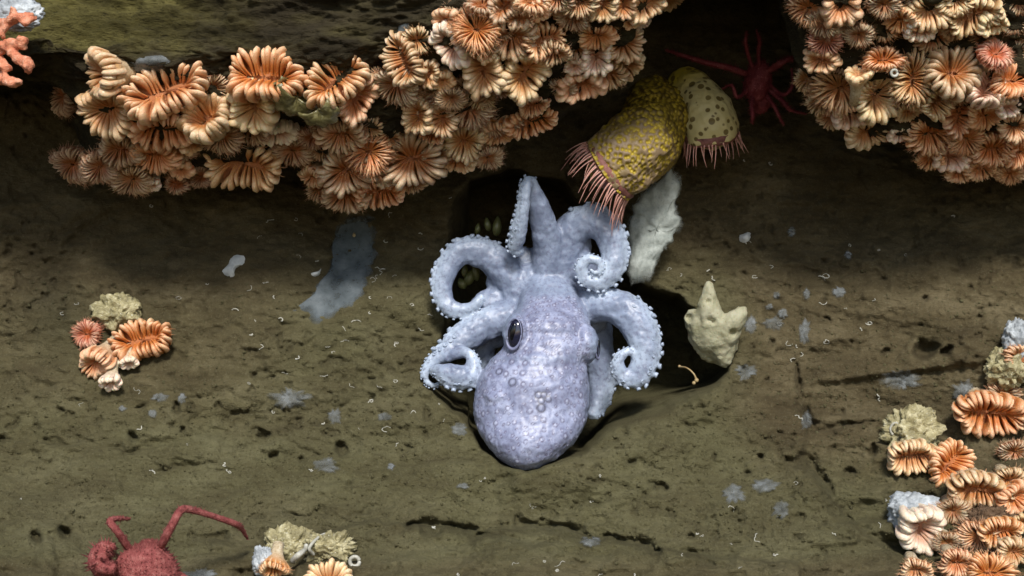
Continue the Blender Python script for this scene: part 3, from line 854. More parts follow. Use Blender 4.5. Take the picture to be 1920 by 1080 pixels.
b = Q(1422, 160, .08)
cr = empty('squat_lobster', b); tag(cr, 'dark red spiny squat lobster spread in the black recess by the right coral clump', 'squat lobster')
spiny_shell('carapace', (1420, 150, .045), (.026, .028, .040), M_RED, cr, b, 160, .007, .2)
spiny_shell('tail', (1424, 190, .06), (.020, .022, .022), M_RED, cr, b, 70, .005)
for pts in ([(1402, 140, .04, 6), (1370, 128, .02, 7), (1325, 118, .02, 6), (1285, 106, .03, 5), (1248, 94, .05, 2.5)],
            [(1432, 138, .04, 6), (1455, 124, .01, 7), (1475, 112, .0, 6), (1492, 108, .01, 3)]):
    spiny_limb('claw', pts, M_RED, cr, b, 1.3)
for pts in ([(1412, 130, .03, 5), (1402, 100, .01, 5), (1398, 78, .0, 5), (1400, 58, .01, 2)], [(1424, 128, .03, 5), (1422, 100, .01, 5), (1424, 78, .0, 5), (1418, 55, .01, 2)],
            [(1404, 168, .04, 5), (1382, 182, .01, 5), (1372, 160, .0, 4), (1352, 168, .02, 2)], [(1412, 180, .04, 6), (1410, 200, .01, 7), (1411, 218, .0, 5), (1410, 230, .01, 3)],
            [(1436, 178, .04, 5), (1452, 200, .01, 5), (1462, 220, .01, 4), (1470, 234, .02, 2)], [(1440, 168, .04, 5), (1468, 190, .0, 6), (1482, 206, .0, 5), (1512, 214, .02, 2)],
            [(1440, 156, .04, 5), (1468, 178, .01, 5), (1486, 160, .0, 4), (1484, 128, .01, 2)]):
    spiny_limb('leg', pts, M_RED, cr, b, 1.2)

b = Q(270, 1100, -.40)
cr = empty('spiny_crab', b); tag(cr, 'pinkish red spiny crab climbing into view at the bottom left corner', 'crab')
spiny_shell('carapace', (274, 1074, -.470), (.052, .042, .050), M_CRABPINK, cr, b, 1300, .006, .1)
spiny_limb('claw', [(232, 1090, -.46, 14), (206, 1078, -.48, 17), (186, 1052, -.50, 20), (196, 1030, -.50, 16), (214, 1024, -.50, 6)], M_CRABPINK, cr, b, 2.2, 12)
spiny_limb('claw', [(186, 1062, -.505, 12), (206, 1066, -.515, 12), (216, 1060, -.515, 5)], M_CRABPINK, cr, b, 1.6)
spiny_limb('leg', [(252, 1040, -.46, 8), (236, 1020, -.48, 9), (220, 996, -.50, 8.5), (206, 978, -.50, 8), (222, 972, -.48, 6), (243, 973, -.45, 3)], M_CRABPINK, cr, b, 1.4)
spiny_limb('leg', [(296, 1036, -.46, 9), (308, 1012, -.49, 10), (324, 982, -.50, 9.5), (340, 956, -.49, 9), (362, 957, -.47, 8), (400, 968, -.44, 7), (440, 982, -.41, 7.5), (452, 990, -.38, 6), (464, 1010, -.35, 3)], M_CRABPINK, cr, b, 1.4)
spiny_limb('leg', [(318, 1066, -.44, 9), (352, 1088, -.46, 9), (392, 1100, -.44, 8), (430, 1120, -.42, 4)], M_CRABPINK, cr, b, 1.4)

# ------------------------------------------------------------------ sponges
def sponge_blob(name, label, cat, balls, limbs, mat, voxel=.004, amp=.006, freq=45, holes=(), group=None):
    v, f = [], []
    for c, r in balls: ball(v, f, Q(*c), r)
    for pts in limbs:
        R_ = catmull(pts, 6); tube(v, f, [Q(*p[:3]) for p in R_], [p[3] * .001 for p in R_], 14)
    me = remeshed(v, f, voxel, 6)
    rough(me, amp, freq, 1.0, 4); rough(me, amp * .4, freq * 3.2, 6.0, 3)
    if holes:
        co = vget(me); nn = nget(me)
        for (x, y, r) in holes:
            k = (DIST + co[:, 1]) / DIST / 1000; px = co[:, 0] / k + 960; py = 540 - co[:, 2] / k
            w = np.exp(-(np.hypot(px - x, py - y) / r) ** 4) * (nn[:, 1] < 0)
            co[:, 1] += w * r * .0022
        vset(me, co)
    o = link(name, me, mat); tag(o, label, cat, group)
    return o
yx = sponge_blob('lobed_sponge', 'pale yellow sponge with three pointed lobes at the right lip of the den', 'sponge',
            [((1344, 638, -.02), (.042, .024, .044)), ((1318, 622, -.02), (.03, .020, .04))],
            [[(1340, 640, -.025, 34), (1332, 590, -.045, 24), (1329, 555, -.05, 15), (1328, 530, -.05, 6)],
             [(1345, 640, -.03, 32), (1370, 612, -.05, 24), (1386, 592, -.058, 17), (1396, 580, -.06, 10)],
             [(1335, 640, -.02, 32), (1308, 608, -.03, 24), (1296, 586, -.03, 16)], [(1360, 610, -.035, 14), (1330, 605, -.035, 20), (1305, 600, -.03, 16)],
             [(1345, 630, -.03, 32), (1354, 658, -.03, 26), (1360, 684, -.03, 13)]], M_YSPONGE, .0036, .004, 30,
            [(1329, 566, 5), (1331, 599, 5), (1338, 603, 5), (1293, 596, 7), (1374, 624, 6)])

def film(name, label, cat, poly, thick, mat, group=None, rag=.10, both=False, step=9, lumps=.35, kind=None, ymax=None):
    """a soft encrusting sheet that follows the rock: closed rounded pad with its own thickness"""
    c = np.mean(np.array(poly, float), 0)
    P_ = catmull([*poly, poly[0]], 10)[:-1]
    ln = np.hypot(*(P_ - np.roll(P_, 1, 0)).T).sum()
    m = max(20, int(ln / step)); idx = np.linspace(0, len(P_), m, endpoint=False).astype(int); P_ = P_[idx]
    ss = random.uniform(0, 50)
    ang = np.arctan2(P_[:, 1] - c[1], P_[:, 0] - c[0])
    jit = 1 + rag * 2 * np.array([mnoise.fractal(Vector((math.cos(a) * 3 + ss, math.sin(a) * 3, 0)), .8, 2, 4) for a in ang])
    P_ = c + (P_ - c) * jit[:, None]
    rings = max(5, int(np.hypot(*(P_ - c).T).mean() / step))
    v, f = [], []
    for i in range(rings + 1):
        t = i / rings
        for k in range(m):
            q = P_[k] + (c - P_[k]) * t * .995
            loc, nr = ground(q[0], q[1], both)
            if ymax is not None and loc.y > ymax: loc = Q(q[0], q[1], ymax)
            e = 1 - (1 - t) ** 5
            h = -.003 if i == 0 else thick * (.25 + .75 * e) * (1 + lumps * mnoise.fractal(Vector((q[0] * .05, q[1] * .05, ss)), .8, 2, 4))
            v.append(loc + (nr * .5 + Vector((0, -.5, 0))) * h)
    if thick > .005:                               # thick sheets bridge the pits below them
        Vv = np.array([tuple(q_) for q_ in v]).reshape(rings + 1, m, 3)
        for _ in range(4):
            Vn = (np.roll(Vv, 1, 1) + np.roll(Vv, -1, 1)) / 2
            Vn[1:-1] = (Vn[1:-1] + (Vv[2:] + Vv[:-2]) / 2) / 2
            Vv[1:-1] = Vn[1:-1]
        v = [Vector(q_) for q_ in Vv.reshape(-1, 3)]
    for i in range(rings):
        for k in range(m):
            k2 = (k + 1) % m
            f.append((i * m + k, i * m + k2, (i + 1) * m + k2, (i + 1) * m + k))
    f.append(tuple(rings * m + k for k in range(m)))
    bm = bmesh.new(); me = mesh_from(name, v, f); bm.from_mesh(me); bmesh.ops.recalc_face_normals(bm, faces=bm.faces); bm.to_mesh(me); bm.free()
    me.polygons.foreach_set('use_smooth', [True] * len(me.polygons))
    if mat is M_CRUST:                             # fuzzy surface, calm where the rings close at the middle
        co0 = vget(me).copy(); rough(me, .0045, 48, 4.0, 4); wt = np.repeat(1 - np.linspace(0, 1, rings + 1) ** 8, m)[:, None]
        vset(me, co0 + (vget(me) - co0) * wt)
    fd = np.repeat(np.minimum(1, np.linspace(0, 1, rings + 1) * (2.6 if thick < .005 else 5.0)), m)
    set_attr(me, 'fade', np.stack([fd, fd, fd, fd * 0 + 1], -1))
    o = link(name, me, mat)
    return tag(o, label, cat, group, kind)

film('crust_sponge', 'fuzzy grey white sponge sheet hanging below the ochre anemone, right of the octopus', 'sponge',
     [(1262, 308), (1278, 345), (1272, 385), (1282, 420), (1262, 455), (1245, 480), (1228, 505), (1212, 530), (1186, 522), (1172, 480), (1170, 430), (1178, 395), (1205, 360), (1236, 330)], .016, M_CRUST, None, .11, step=4, lumps=.3, ymax=.035)
film('film_sponge', 'long blue grey sponge sheet running down the wall left of the octopus', 'sponge',
     [(640, 402), (700, 398), (711, 440), (708, 490), (690, 540), (668, 575), (640, 585), (600, 612), (575, 598), (545, 584), (578, 566), (590, 535), (618, 500), (622, 450)], .006, M_GREY, None, .03, step=7)
film('film_sponge', 'blue grey sponge patch on the ledge above the left coral clump', 'sponge', [(238, 118), (262, 104), (300, 100), (325, 108), (320, 132), (280, 138), (246, 136)], .010, M_PALE, None, .05, True)
film('film_sponge', 'dim grey sponge strip on the ledge left of the big central coral clump', 'sponge', [(744, 44), (768, 42), (772, 74), (748, 76)], .006, M_GREY, None, .05, True)
PATCH = [  # polygon centre, half sizes, label
    (545, 748, 40, 20, 'oval grey sponge patch on the silt, above the cracks left of the mantle'),
    (628, 782, 16, 16, 'round grey sponge patch right of the oval one, left of the mantle'),
    (612, 872, 28, 17, 'faint grey sponge patch on the silt lower left of the mantle'),
    (720, 782, 15, 9, 'small grey sponge patch between the round one and the octopus'),
    (733, 874, 8, 8, 'tiny grey sponge dot on silt below left of the mantle'),
    (862, 804, 17, 14, 'dim grey sponge patch in the shade beside the mantle'),
    (868, 912, 14, 6, 'thin grey sponge smear just below the mantle'),
    (1108, 1015, 22, 12, 'grey sponge patch in the crack at the bottom centre'),
    (1375, 926, 24, 20, 'dull grey sponge patch left of the two brighter ones at lower right'),
    (1434, 912, 28, 15, 'bright grey bean shaped sponge patch on the lower right silt'),
    (1464, 957, 16, 20, 'upright oval grey sponge patch below the bean shaped one'),
    (1690, 712, 44, 20, 'wide lobed grey sponge patch on the right rock face'),
    (1808, 735, 26, 24, 'grey sponge patch beside the big orange coral at right'),
    (1452, 606, 22, 14, 'grey sponge patch in the middle of the small group right of the yellow sponge'),
    (1408, 608, 15, 20, 'grey sponge patch touching the right edge of the yellow sponge'),
    (1508, 622, 12, 26, 'tall narrow grey sponge patch right of the yellow sponge'),
    (1442, 576, 9, 7, 'little grey sponge dot above the group right of the yellow sponge'),
    (1467, 588, 12, 12, 'small round grey sponge patch in the group right of the yellow sponge'),
    (1512, 552, 8, 12, 'small grey sponge patch high on the right rock near a worm tube'),
    (1574, 547, 16, 12, 'grey sponge patch farthest right in the upper band of patches'),
    (1456, 554, 8, 8, 'tiny grey sponge dot up and right of the yellow sponge'),
    (1398, 697, 22, 16, 'faint grey sponge patch at the right end of the den lip'),
    (1512, 790, 12, 20, 'faint grey sponge patch in the vertical crack at right'),
    (1590, 478, 9, 8, 'faint grey sponge dot on the upper right rock face'),
    (1484, 434, 8, 12, 'dim grey sponge patch in the shadow of the right clump'),
    (300, 745, 18, 9, 'faint grey sponge smear lower right of the small left coral group'),
    (342, 748, 9, 12, 'faint grey sponge dot right of the smear near the small left coral group'),
    (286, 776, 10, 9, 'grey sponge dot below the small left coral group'),
    (230, 766, 9, 6, 'tiny pale sponge dot just under the small left coral group'),
    (378, 1078, 36, 12, 'grey sponge patch at the bottom edge right of the red crab'),
    (1060, 130, 12, 0, None)]
for x, y, a, b_, lb in PATCH:
    if not lb: continue
    n_ = 9; sd = random.uniform(0, 9)
    poly = [(x + a * math.cos(t) * (1 + .22 * mnoise.noise(Vector((math.cos(t) * 1.5 + sd, math.sin(t) * 1.5, sd)))), y + b_ * math.sin(t) * (1 + .3 * mnoise.noise(Vector((math.cos(t) * 1.5, math.sin(t) * 1.5 + sd, 3))))) for t in np.linspace(0, 2 * PI, n_, endpoint=False)]
    film('film_sponge', lb, 'sponge', poly, .0036, M_PALE, 'grey sponge patches on the rock', .22, step=3)

def ruffle(name, label, cat, x, y, y3, r, mat, amp=.35, freq=2.2, group=None):
    bm = bmesh.new(); bmesh.ops.create_icosphere(bm, subdivisions=5, radius=1)
    sd = random.uniform(0, 90)
    for v_ in bm.verts:
        p = v_.co.normalized()
        n1 = mnoise.fractal(p * freq + Vector((sd, 0, 0)), .8, 2, 4); rdg = 1 - abs(mnoise.fractal(p * freq * 1.7 + Vector((0, sd, 0)), .8, 2, 4)) * 2
        v_.co = p * (1 + amp * n1 + amp * .55 * rdg)
        v_.co = Vector((v_.co.x * r[0] * .001, v_.co.y * r[1] * .001, v_.co.z * r[2] * .001)) * .85
    me = bpy.data.meshes.new(name); bm.to_mesh(me); bm.free()
    me.polygons.foreach_set('use_smooth', [True] * len(me.polygons))
    o = link(name, me, mat); o.location = Q(x, y, y3)
    return tag(o, label, cat, group)
def on(x, y, lift=.01, both=False):
    return ground(x, y, both)[0].y - lift
ruffle('ruffled_sponge', 'pale yellow ruffled sponge that the small left coral group grows on', 'sponge', 220, 586, on(220, 586, .012), (46, 30, 36), M_RUFFLE)
ruffle('ruffled_sponge', 'cream and yellow ruffled sponge above the lower right pair of corals', 'sponge', 1712, 812, on(1712, 812, .02), (50, 34, 46), M_RUFFLE, .4)
ruffle('ruffled_sponge', 'yellow ruffled sponge above the big orange coral at the right edge', 'sponge', 1888, 692, on(1888, 692, .03), (40, 34, 36), M_RUFFLE)
ruffle('white_sponge', 'blue white lump of sponge at the right edge, topmost of the lower right growth', 'sponge', 1912, 640, on(1912, 640, .03), (34, 30, 44), M_WHITE, .28, 1.6)
ruffle('white_sponge', 'smoky white sponge lump behind the white rimmed coral at lower right', 'sponge', 1712, 958, on(1712, 958, .02), (52, 30, 34), M_WHITE, .26, 1.6)
ruffle('white_sponge', 'small white sponge at the left end of the bottom coral cluster', 'sponge', 492, 1052, on(492, 1052, .03), (18, 18, 26), M_WHITE, .3)
ruffle('ruffled_sponge', 'yellow ruffled sponge behind the fluted coral at the bottom edge', 'sponge', 618, 1030, on(618, 1030, .02), (40, 28, 28), M_RUFFLE, .45)
ruffle('ruffled_sponge', 'mottled cream sponge mound at the top of the bottom coral cluster', 'sponge', 540, 1030, on(540, 1030, .015), (48, 30, 36), M_RUFFLE, .4)
ruffle('white_sponge', 'white growth behind the pink branching coral in the top left corner', 'sponge', 34, 26, -.38, (44, 18, 30), M_WHITE, .25)
ruffle('brown_lump', 'brown fuzzy lump on the rock in the bottom right corner', 'sponge', 1850, 985, on(1850, 985, .0), (46, 26, 30), m_soft('brown_fuzz', [(0.08, 0.05, 0.03), (0.16, 0.10, 0.06), (0.24, 0.16, 0.10)], 70, 0.9, 0.1, 1.0, 0.012), .5, 3.2)
for x, y, a, b_, rt, lb in ((1290, 494, 9, 19, 8, 'pale upright finger sponge on the rock right of the white sponge sheet'), (1302, 468, 5, 16, -55, 'thin slanting pale sponge strip above the finger sponge')):
    tv, tf = [], []
    tube(tv, tf, [Vector((0, 0, -b_ * .001)), Vector((.001, 0, -b_ * .0004)), Vector((0, -.002, b_ * .0004)), Vector((0, 0, b_ * .001))], [a * .0008, a * .001, a * .001, a * .0007], 14)
    me = mesh_from('finger_sponge', tv, tf); o = link('finger_sponge', me, M_CRUST); o.location = Q(x, y, on(x, y, .004)); o.rotation_euler = (0, R(rt), 0)
    tag(o, lb, 'sponge')
film('shell_fragment', 'jagged white shell fragment lying on the dim rock left of the grey sponge sheet', 'shell',
     [(462, 474), (460, 495), (448, 500), (440, 508), (440, 520), (428, 520), (414, 508), (426, 496), (434, 480)], .008, M_CHIP, None, .03, step=4, lumps=.1)
film('shell_fragment', 'small bright shell chip at the edge of the right shadow', 'shell', [(1386, 440), (1405, 434), (1408, 448), (1398, 456), (1386, 452)], .012, M_CHIP, None, .06, step=3, lumps=.2)
film('shell_fragment', 'small cream shell chip at the left rim of the long grey sheet', 'shell', [(580, 512), (598, 508), (604, 502), (600, 516), (584, 520)], .006, M_CHIP, None, .06, step=3)

# two gaping olive shells among the left corals
def shell_pair(x, y, y3, r, rot, label):
    root = empty('olive_shell', Q(x, y, y3)); tag(root, label, 'shell', 'olive shells in the left clump')
    for sgn in (-1, 1):
        v, f = [], []
        nr_, ns = 12, 26
        for i in range(nr_ + 1):
            t = i / nr_
            for k in range(ns + 1):
                a = -PI * .62 + PI * 1.24 * k / ns
                wob = 1 + .09 * math.sin(9 * a + sgn) * t + .10 * mnoise.noise(Vector((a * 1.5, t * 2, x * .1)))
                rad_ = r * t * wob
                v.append(Vector((rad_ * math.sin(a), sgn * r * (.14 + .42 * math.sin(PI * min(1, t * .9)) * (1 - .3 * t)) * .9 + .05 * r * mnoise.noise(Vector((a * 4, t * 4, 1))), -rad_ * math.cos(a))))
        for i in range(nr_):
            for k in range(ns):
                q = i * (ns + 1) + k; f.append((q, q + 1, q + ns + 2, q + ns + 1))
        o = link('valve', mesh_from('valve', v, f), M_SHELL, root)
        sm = o.modifiers.new('thick', 'SOLIDIFY'); sm.thickness = r * .10
    root.rotation_euler = rot
shell_pair(556, 176, -.29, .040, (R(55), R(18), R(35)), 'shiny olive shell gaping upright between the two wide fan corals')
shell_pair(598, 200, -.285, .034, (R(48), R(-22), R(-25)), 'shiny olive shell, right and lower of the gaping pair')

# ------------------------------------------------------------------ pink branching coral, top left corner
def branch_coral(limbs, label):
    v, f = [], []
    for pts in limbs:
        R_ = catmull(pts, 6); path = [Q(*p[:3]) for p in R_]
        tube(v, f, path, [p[3] * .001 for p in R_], 12)
        e = path[-1]; r = pts[-1][3] * .001
        for _ in range(5):
            ball(v, f, e + Vector((random.uniform(-1, 1), random.uniform(-1, .5), random.uniform(-1, 1))) * r * .9, r * random.uniform(.55, .8), 10, 6)
    me = remeshed(v, f, .003, 2); rough(me, .0035, 95, 3, 3)
    return tag(link('branching_coral', me, M_BUBBLE), label, 'coral', 'pink branching corals')
branch_coral([[(-40, 30, -.40, 12), (0, 44, -.43, 9), (20, 40, -.45, 8), (26, 18, -.45, 6)], [(18, 40, -.45, 8), (32, 32, -.46, 8), (52, 40, -.46, 7)],
              [(34, 34, -.46, 7), (60, 30, -.46, 6)], [(10, 42, -.44, 8), (4, 60, -.45, 7)]], 'pink branching coral with white base, upper of two in the top left corner')
branch_coral([[(-50, 110, -.36, 14), (-10, 95, -.42, 10), (16, 84, -.45, 9), (40, 82, -.46, 8)], [(14, 86, -.45, 9), (30, 106, -.46, 8), (54, 124, -.47, 9)],
              [(-20, 120, -.40, 10), (4, 118, -.44, 9), (10, 130, -.45, 8)], [(-20, 140, -.40, 10), (10, 150, -.45, 9), (30, 156, -.46, 8)], [(30, 106, -.46, 8), (58, 122, -.47, 8)]],
             'pink branching coral with stubby knobs, lower of two in the top left corner')

# ------------------------------------------------------------------ worm tubes
TUBES_U = [(499, 417), (553, 409), (491, 443), (556, 478), (591, 491), (391, 533), (470, 535), (493, 530), (447, 583), (527, 602), (468, 628), (786, 437), (784, 464), (727, 453), (736, 518),
           (730, 408), (703, 502), (698, 530), (712, 508), (695, 556), (735, 560), (769, 572), (784, 615), (802, 590), (677, 603), (693, 585), (642, 613), (486, 655), (745, 645), (478, 600), (286, 385), (842, 372),
           (140, 570), (120, 590), (560, 440), (515, 560), (610, 650), (330, 560), (690, 470), (655, 640)]
TUBES_L = [(707, 722), (738, 715), (150, 762), (260, 738), (515, 772), (608, 792), (628, 660), (540, 700), (600, 705), (690, 755), (770, 775), (830, 790), (824, 760), (265, 800), (420, 868), (426, 880), (280, 882),
           (580, 880), (742, 838), (675, 805), (732, 802), (40, 938), (745, 644), (560, 668), (655, 720), (352, 832), (470, 720)]
TUBES_R = [(1548, 525), (1550, 566), (1588, 580), (1552, 515), (1486, 645), (1495, 652), (1490, 672), (1443, 498), (1592, 462), (1650, 468), (1628, 608), (1783, 405), (1650, 752), (1502, 660), (1465, 610), (1330, 505), (1258, 506),
           (1275, 518), (1408, 456), (1395, 300), (1448, 308), (1490, 780), (1700, 480), (1340, 525), (1545, 640), (1640, 560), (1615, 620), (1420, 520)]
TUBES_B = [(995, 950), (1000, 955), (1126, 893), (1113, 940), (1310, 1000), (1315, 1006), (1368, 1020), (1425, 1016), (1458, 1040), (1488, 905), (1376, 960), (810, 988), (816, 992), (1020, 1055), (1045, 1072), (1130, 1076), (1280, 1038),
           (1040, 1062), (900, 900), (910, 898), (1385, 1066), (1650, 990), (1660, 940), (1560, 1000), (1190, 1080), (960, 1060), (860, 1075)]
def worm_tube(x, y, label, group):
    n = random.randint(3, 6); a = random.uniform(0, 2 * PI); p = [x, y]; pts = [tuple(p)]
    curl = random.choice((-1, 1)) * random.uniform(.4, 1.3); L = random.choice((2.6, 3.2, 4, 5, 6.5))
    for _ in range(n):
        p = [p[0] + math.cos(a) * L * .8, p[1] + math.sin(a) * L * .55]; a += curl + random.uniform(-.5, .5); pts.append(tuple(p))
        if random.random() < .2: curl = -curl
    R_ = catmull(pts, 4)
    base = ground(x, y, True)[0]
    path = []
    for i, q in enumerate(R_):
        loc, nr = ground(q[0], q[1], True)
        if (loc - base).length > .06: break
        path.append(loc + nr * (.0006 + .0010 * math.sin(i * .7 + x)) - base)
    if len(path) < 4: return
    v, f = [], []
    w = random.choice((.0005, .00065, .0008, .0010, .0013))
    tube(v, f, path, [w * (.75 + .25 * k / len(path)) for k in range(len(path))], 7)
    o = link('worm_tube', mesh_from('worm_tube', v, f), M_TUBE); o.location = base
    tag(o, label, 'worm tube', group)
for lst, lb, gp in ((TUBES_U, 'tiny curled white worm tube on the shaded rock left of the octopus', 'worm tubes on the shaded left rock'),
                    (TUBES_L, 'tiny curled white worm tube on the silt lower left of the octopus', 'worm tubes on the lower left silt'),
                    (TUBES_R, 'tiny curled white worm tube on the brown rock right of the den', 'worm tubes on the right rock'),
                    (TUBES_B, 'tiny curled white worm tube on the silt along the bottom, below the octopus', 'worm tubes along the bottom')):
    for x, y in lst: worm_tube(x, y, lb, gp)
def wire(name, label, cat, pts, mat, knobs=()):
    R_ = catmull(pts, 6); b_ = Q(*pts[0][:3]); v, f = [], []
    tube(v, f, [Q(*p[:3]) - b_ for p in R_], [p[3] * .001 for p in R_], 8)
    for c, r in knobs: ball(v, f, Q(*c) - b_, r * .001, 10, 7)
    o = link(name, mesh_from(name, v, f), mat); o.location = b_
    return tag(o, label, cat)
yh = .0
wire('hydroid', 'thin curved hydroid with pale yellow tips in the right half of the den', 'hydroid', [(1275, 688, .02, 2.2), (1288, 690, -.01, 1.6), (1300, 700, -.02, 1.5), (1306, 712, -.02, 2.2)], M_HYDRO, [((1274, 687, .02), 3), ((1306, 713, -.02), 4.2), ((1301, 718, -.02), 3.6)])
a_ = [(665 + 9 * math.cos(t), 1053 + 9 * math.sin(t), on(665, 1053, .012), 3.4) for t in np.linspace(0, 2 * PI * .95, 10)]
wire('ring_tube', 'white ring shaped worm tube beside the bottom coral cluster', 'worm tube', a_, M_TUBE)
wire('calcareous_tube', 'long kinked cream worm tube over the bottom sponge mound', 'worm tube', [(588, 1040, on(588, 1040, .03), 3), (580, 1028, on(580, 1028, .045), 3), (592, 1012, on(592, 1012, .04), 2.5), (606, 1002, on(606, 1002, .03), 2.2), (618, 1002, on(618, 1002, .02), 2)], M_TUBE)
wire('calcareous_tube', 'thick cream worm tube lying low on the bottom sponge mound', 'worm tube', [(548, 1052, on(548, 1052, .035), 5), (560, 1040, on(560, 1040, .045), 5), (572, 1030, on(572, 1030, .04), 4), (574, 1022, on(574, 1022, .035), 4)], M_TUBE)
a_ = [(1679 + 9 * math.cos(t), 805 + 9 * math.sin(t) * 1.3, on(1690, 800, .055), 2.4) for t in np.linspace(2.2, 5.2, 7)]
wire('calcareous_tube', 'curved white worm tube on the cream sponge above the lower right corals', 'worm tube', a_, M_TUBE)
a_ = [(1677 + 6 * math.cos(t), 137 + 6 * math.sin(t), -.37, 2.4) for t in np.linspace(0, 2 * PI * .93, 9)]
wire('ring_tube', 'little white ring tube between two corals in the right clump', 'worm tube', a_, M_TUBE)
wire('ochre_speck', 'bright ochre speck standing on the long grey sponge sheet', 'hydroid', [(664, 446, on(664, 446, .0), 2), (664, 441, on(664, 441, .012), 3.4), (664, 436, on(664, 436, .012), 1.4)], M_HYDRO)

# loose silt crumbs scattered over the slope: uncountable
def crumbs():
    v, f = [], []
    for _ in range(13000):
        px, py = random.uniform(-60, 1980), random.triangular(330, 1110, 950)
        if poly_sd(np.array([px]), np.array([py]), HOLE)[0] > -6: continue
        loc, nr = ground(px, py)
        r = random.choice((.0009, .0012, .0016, .0022, .0028)) * (1.7 if random.random() < .05 else 1)
        b_ = len(v)
        ax = [Vector((random.uniform(-1, 1), random.uniform(-1, 1), random.uniform(-1, 1))).normalized() for _ in range(2)]
        x = ax[0]; y = x.orthogonal().normalized(); z = x.cross(y)
        for d in (x, -x, y, -y, z, -z): v.append(loc + d * r * random.uniform(.6, 1.3))
        f.extend([tuple(b_ + i for i in t) for t in ((0, 2, 4), (2, 1, 4), (1, 3, 4), (3, 0, 4), (2, 0, 5), (1, 2, 5), (3, 1, 5), (0, 3, 5))])
    tag(link('silt_crumbs', mesh_from('silt_crumbs', v, f), M_BED), 'loose crumbs of silt and shell grit on the slope', 'grit', kind='stuff')
crumbs()

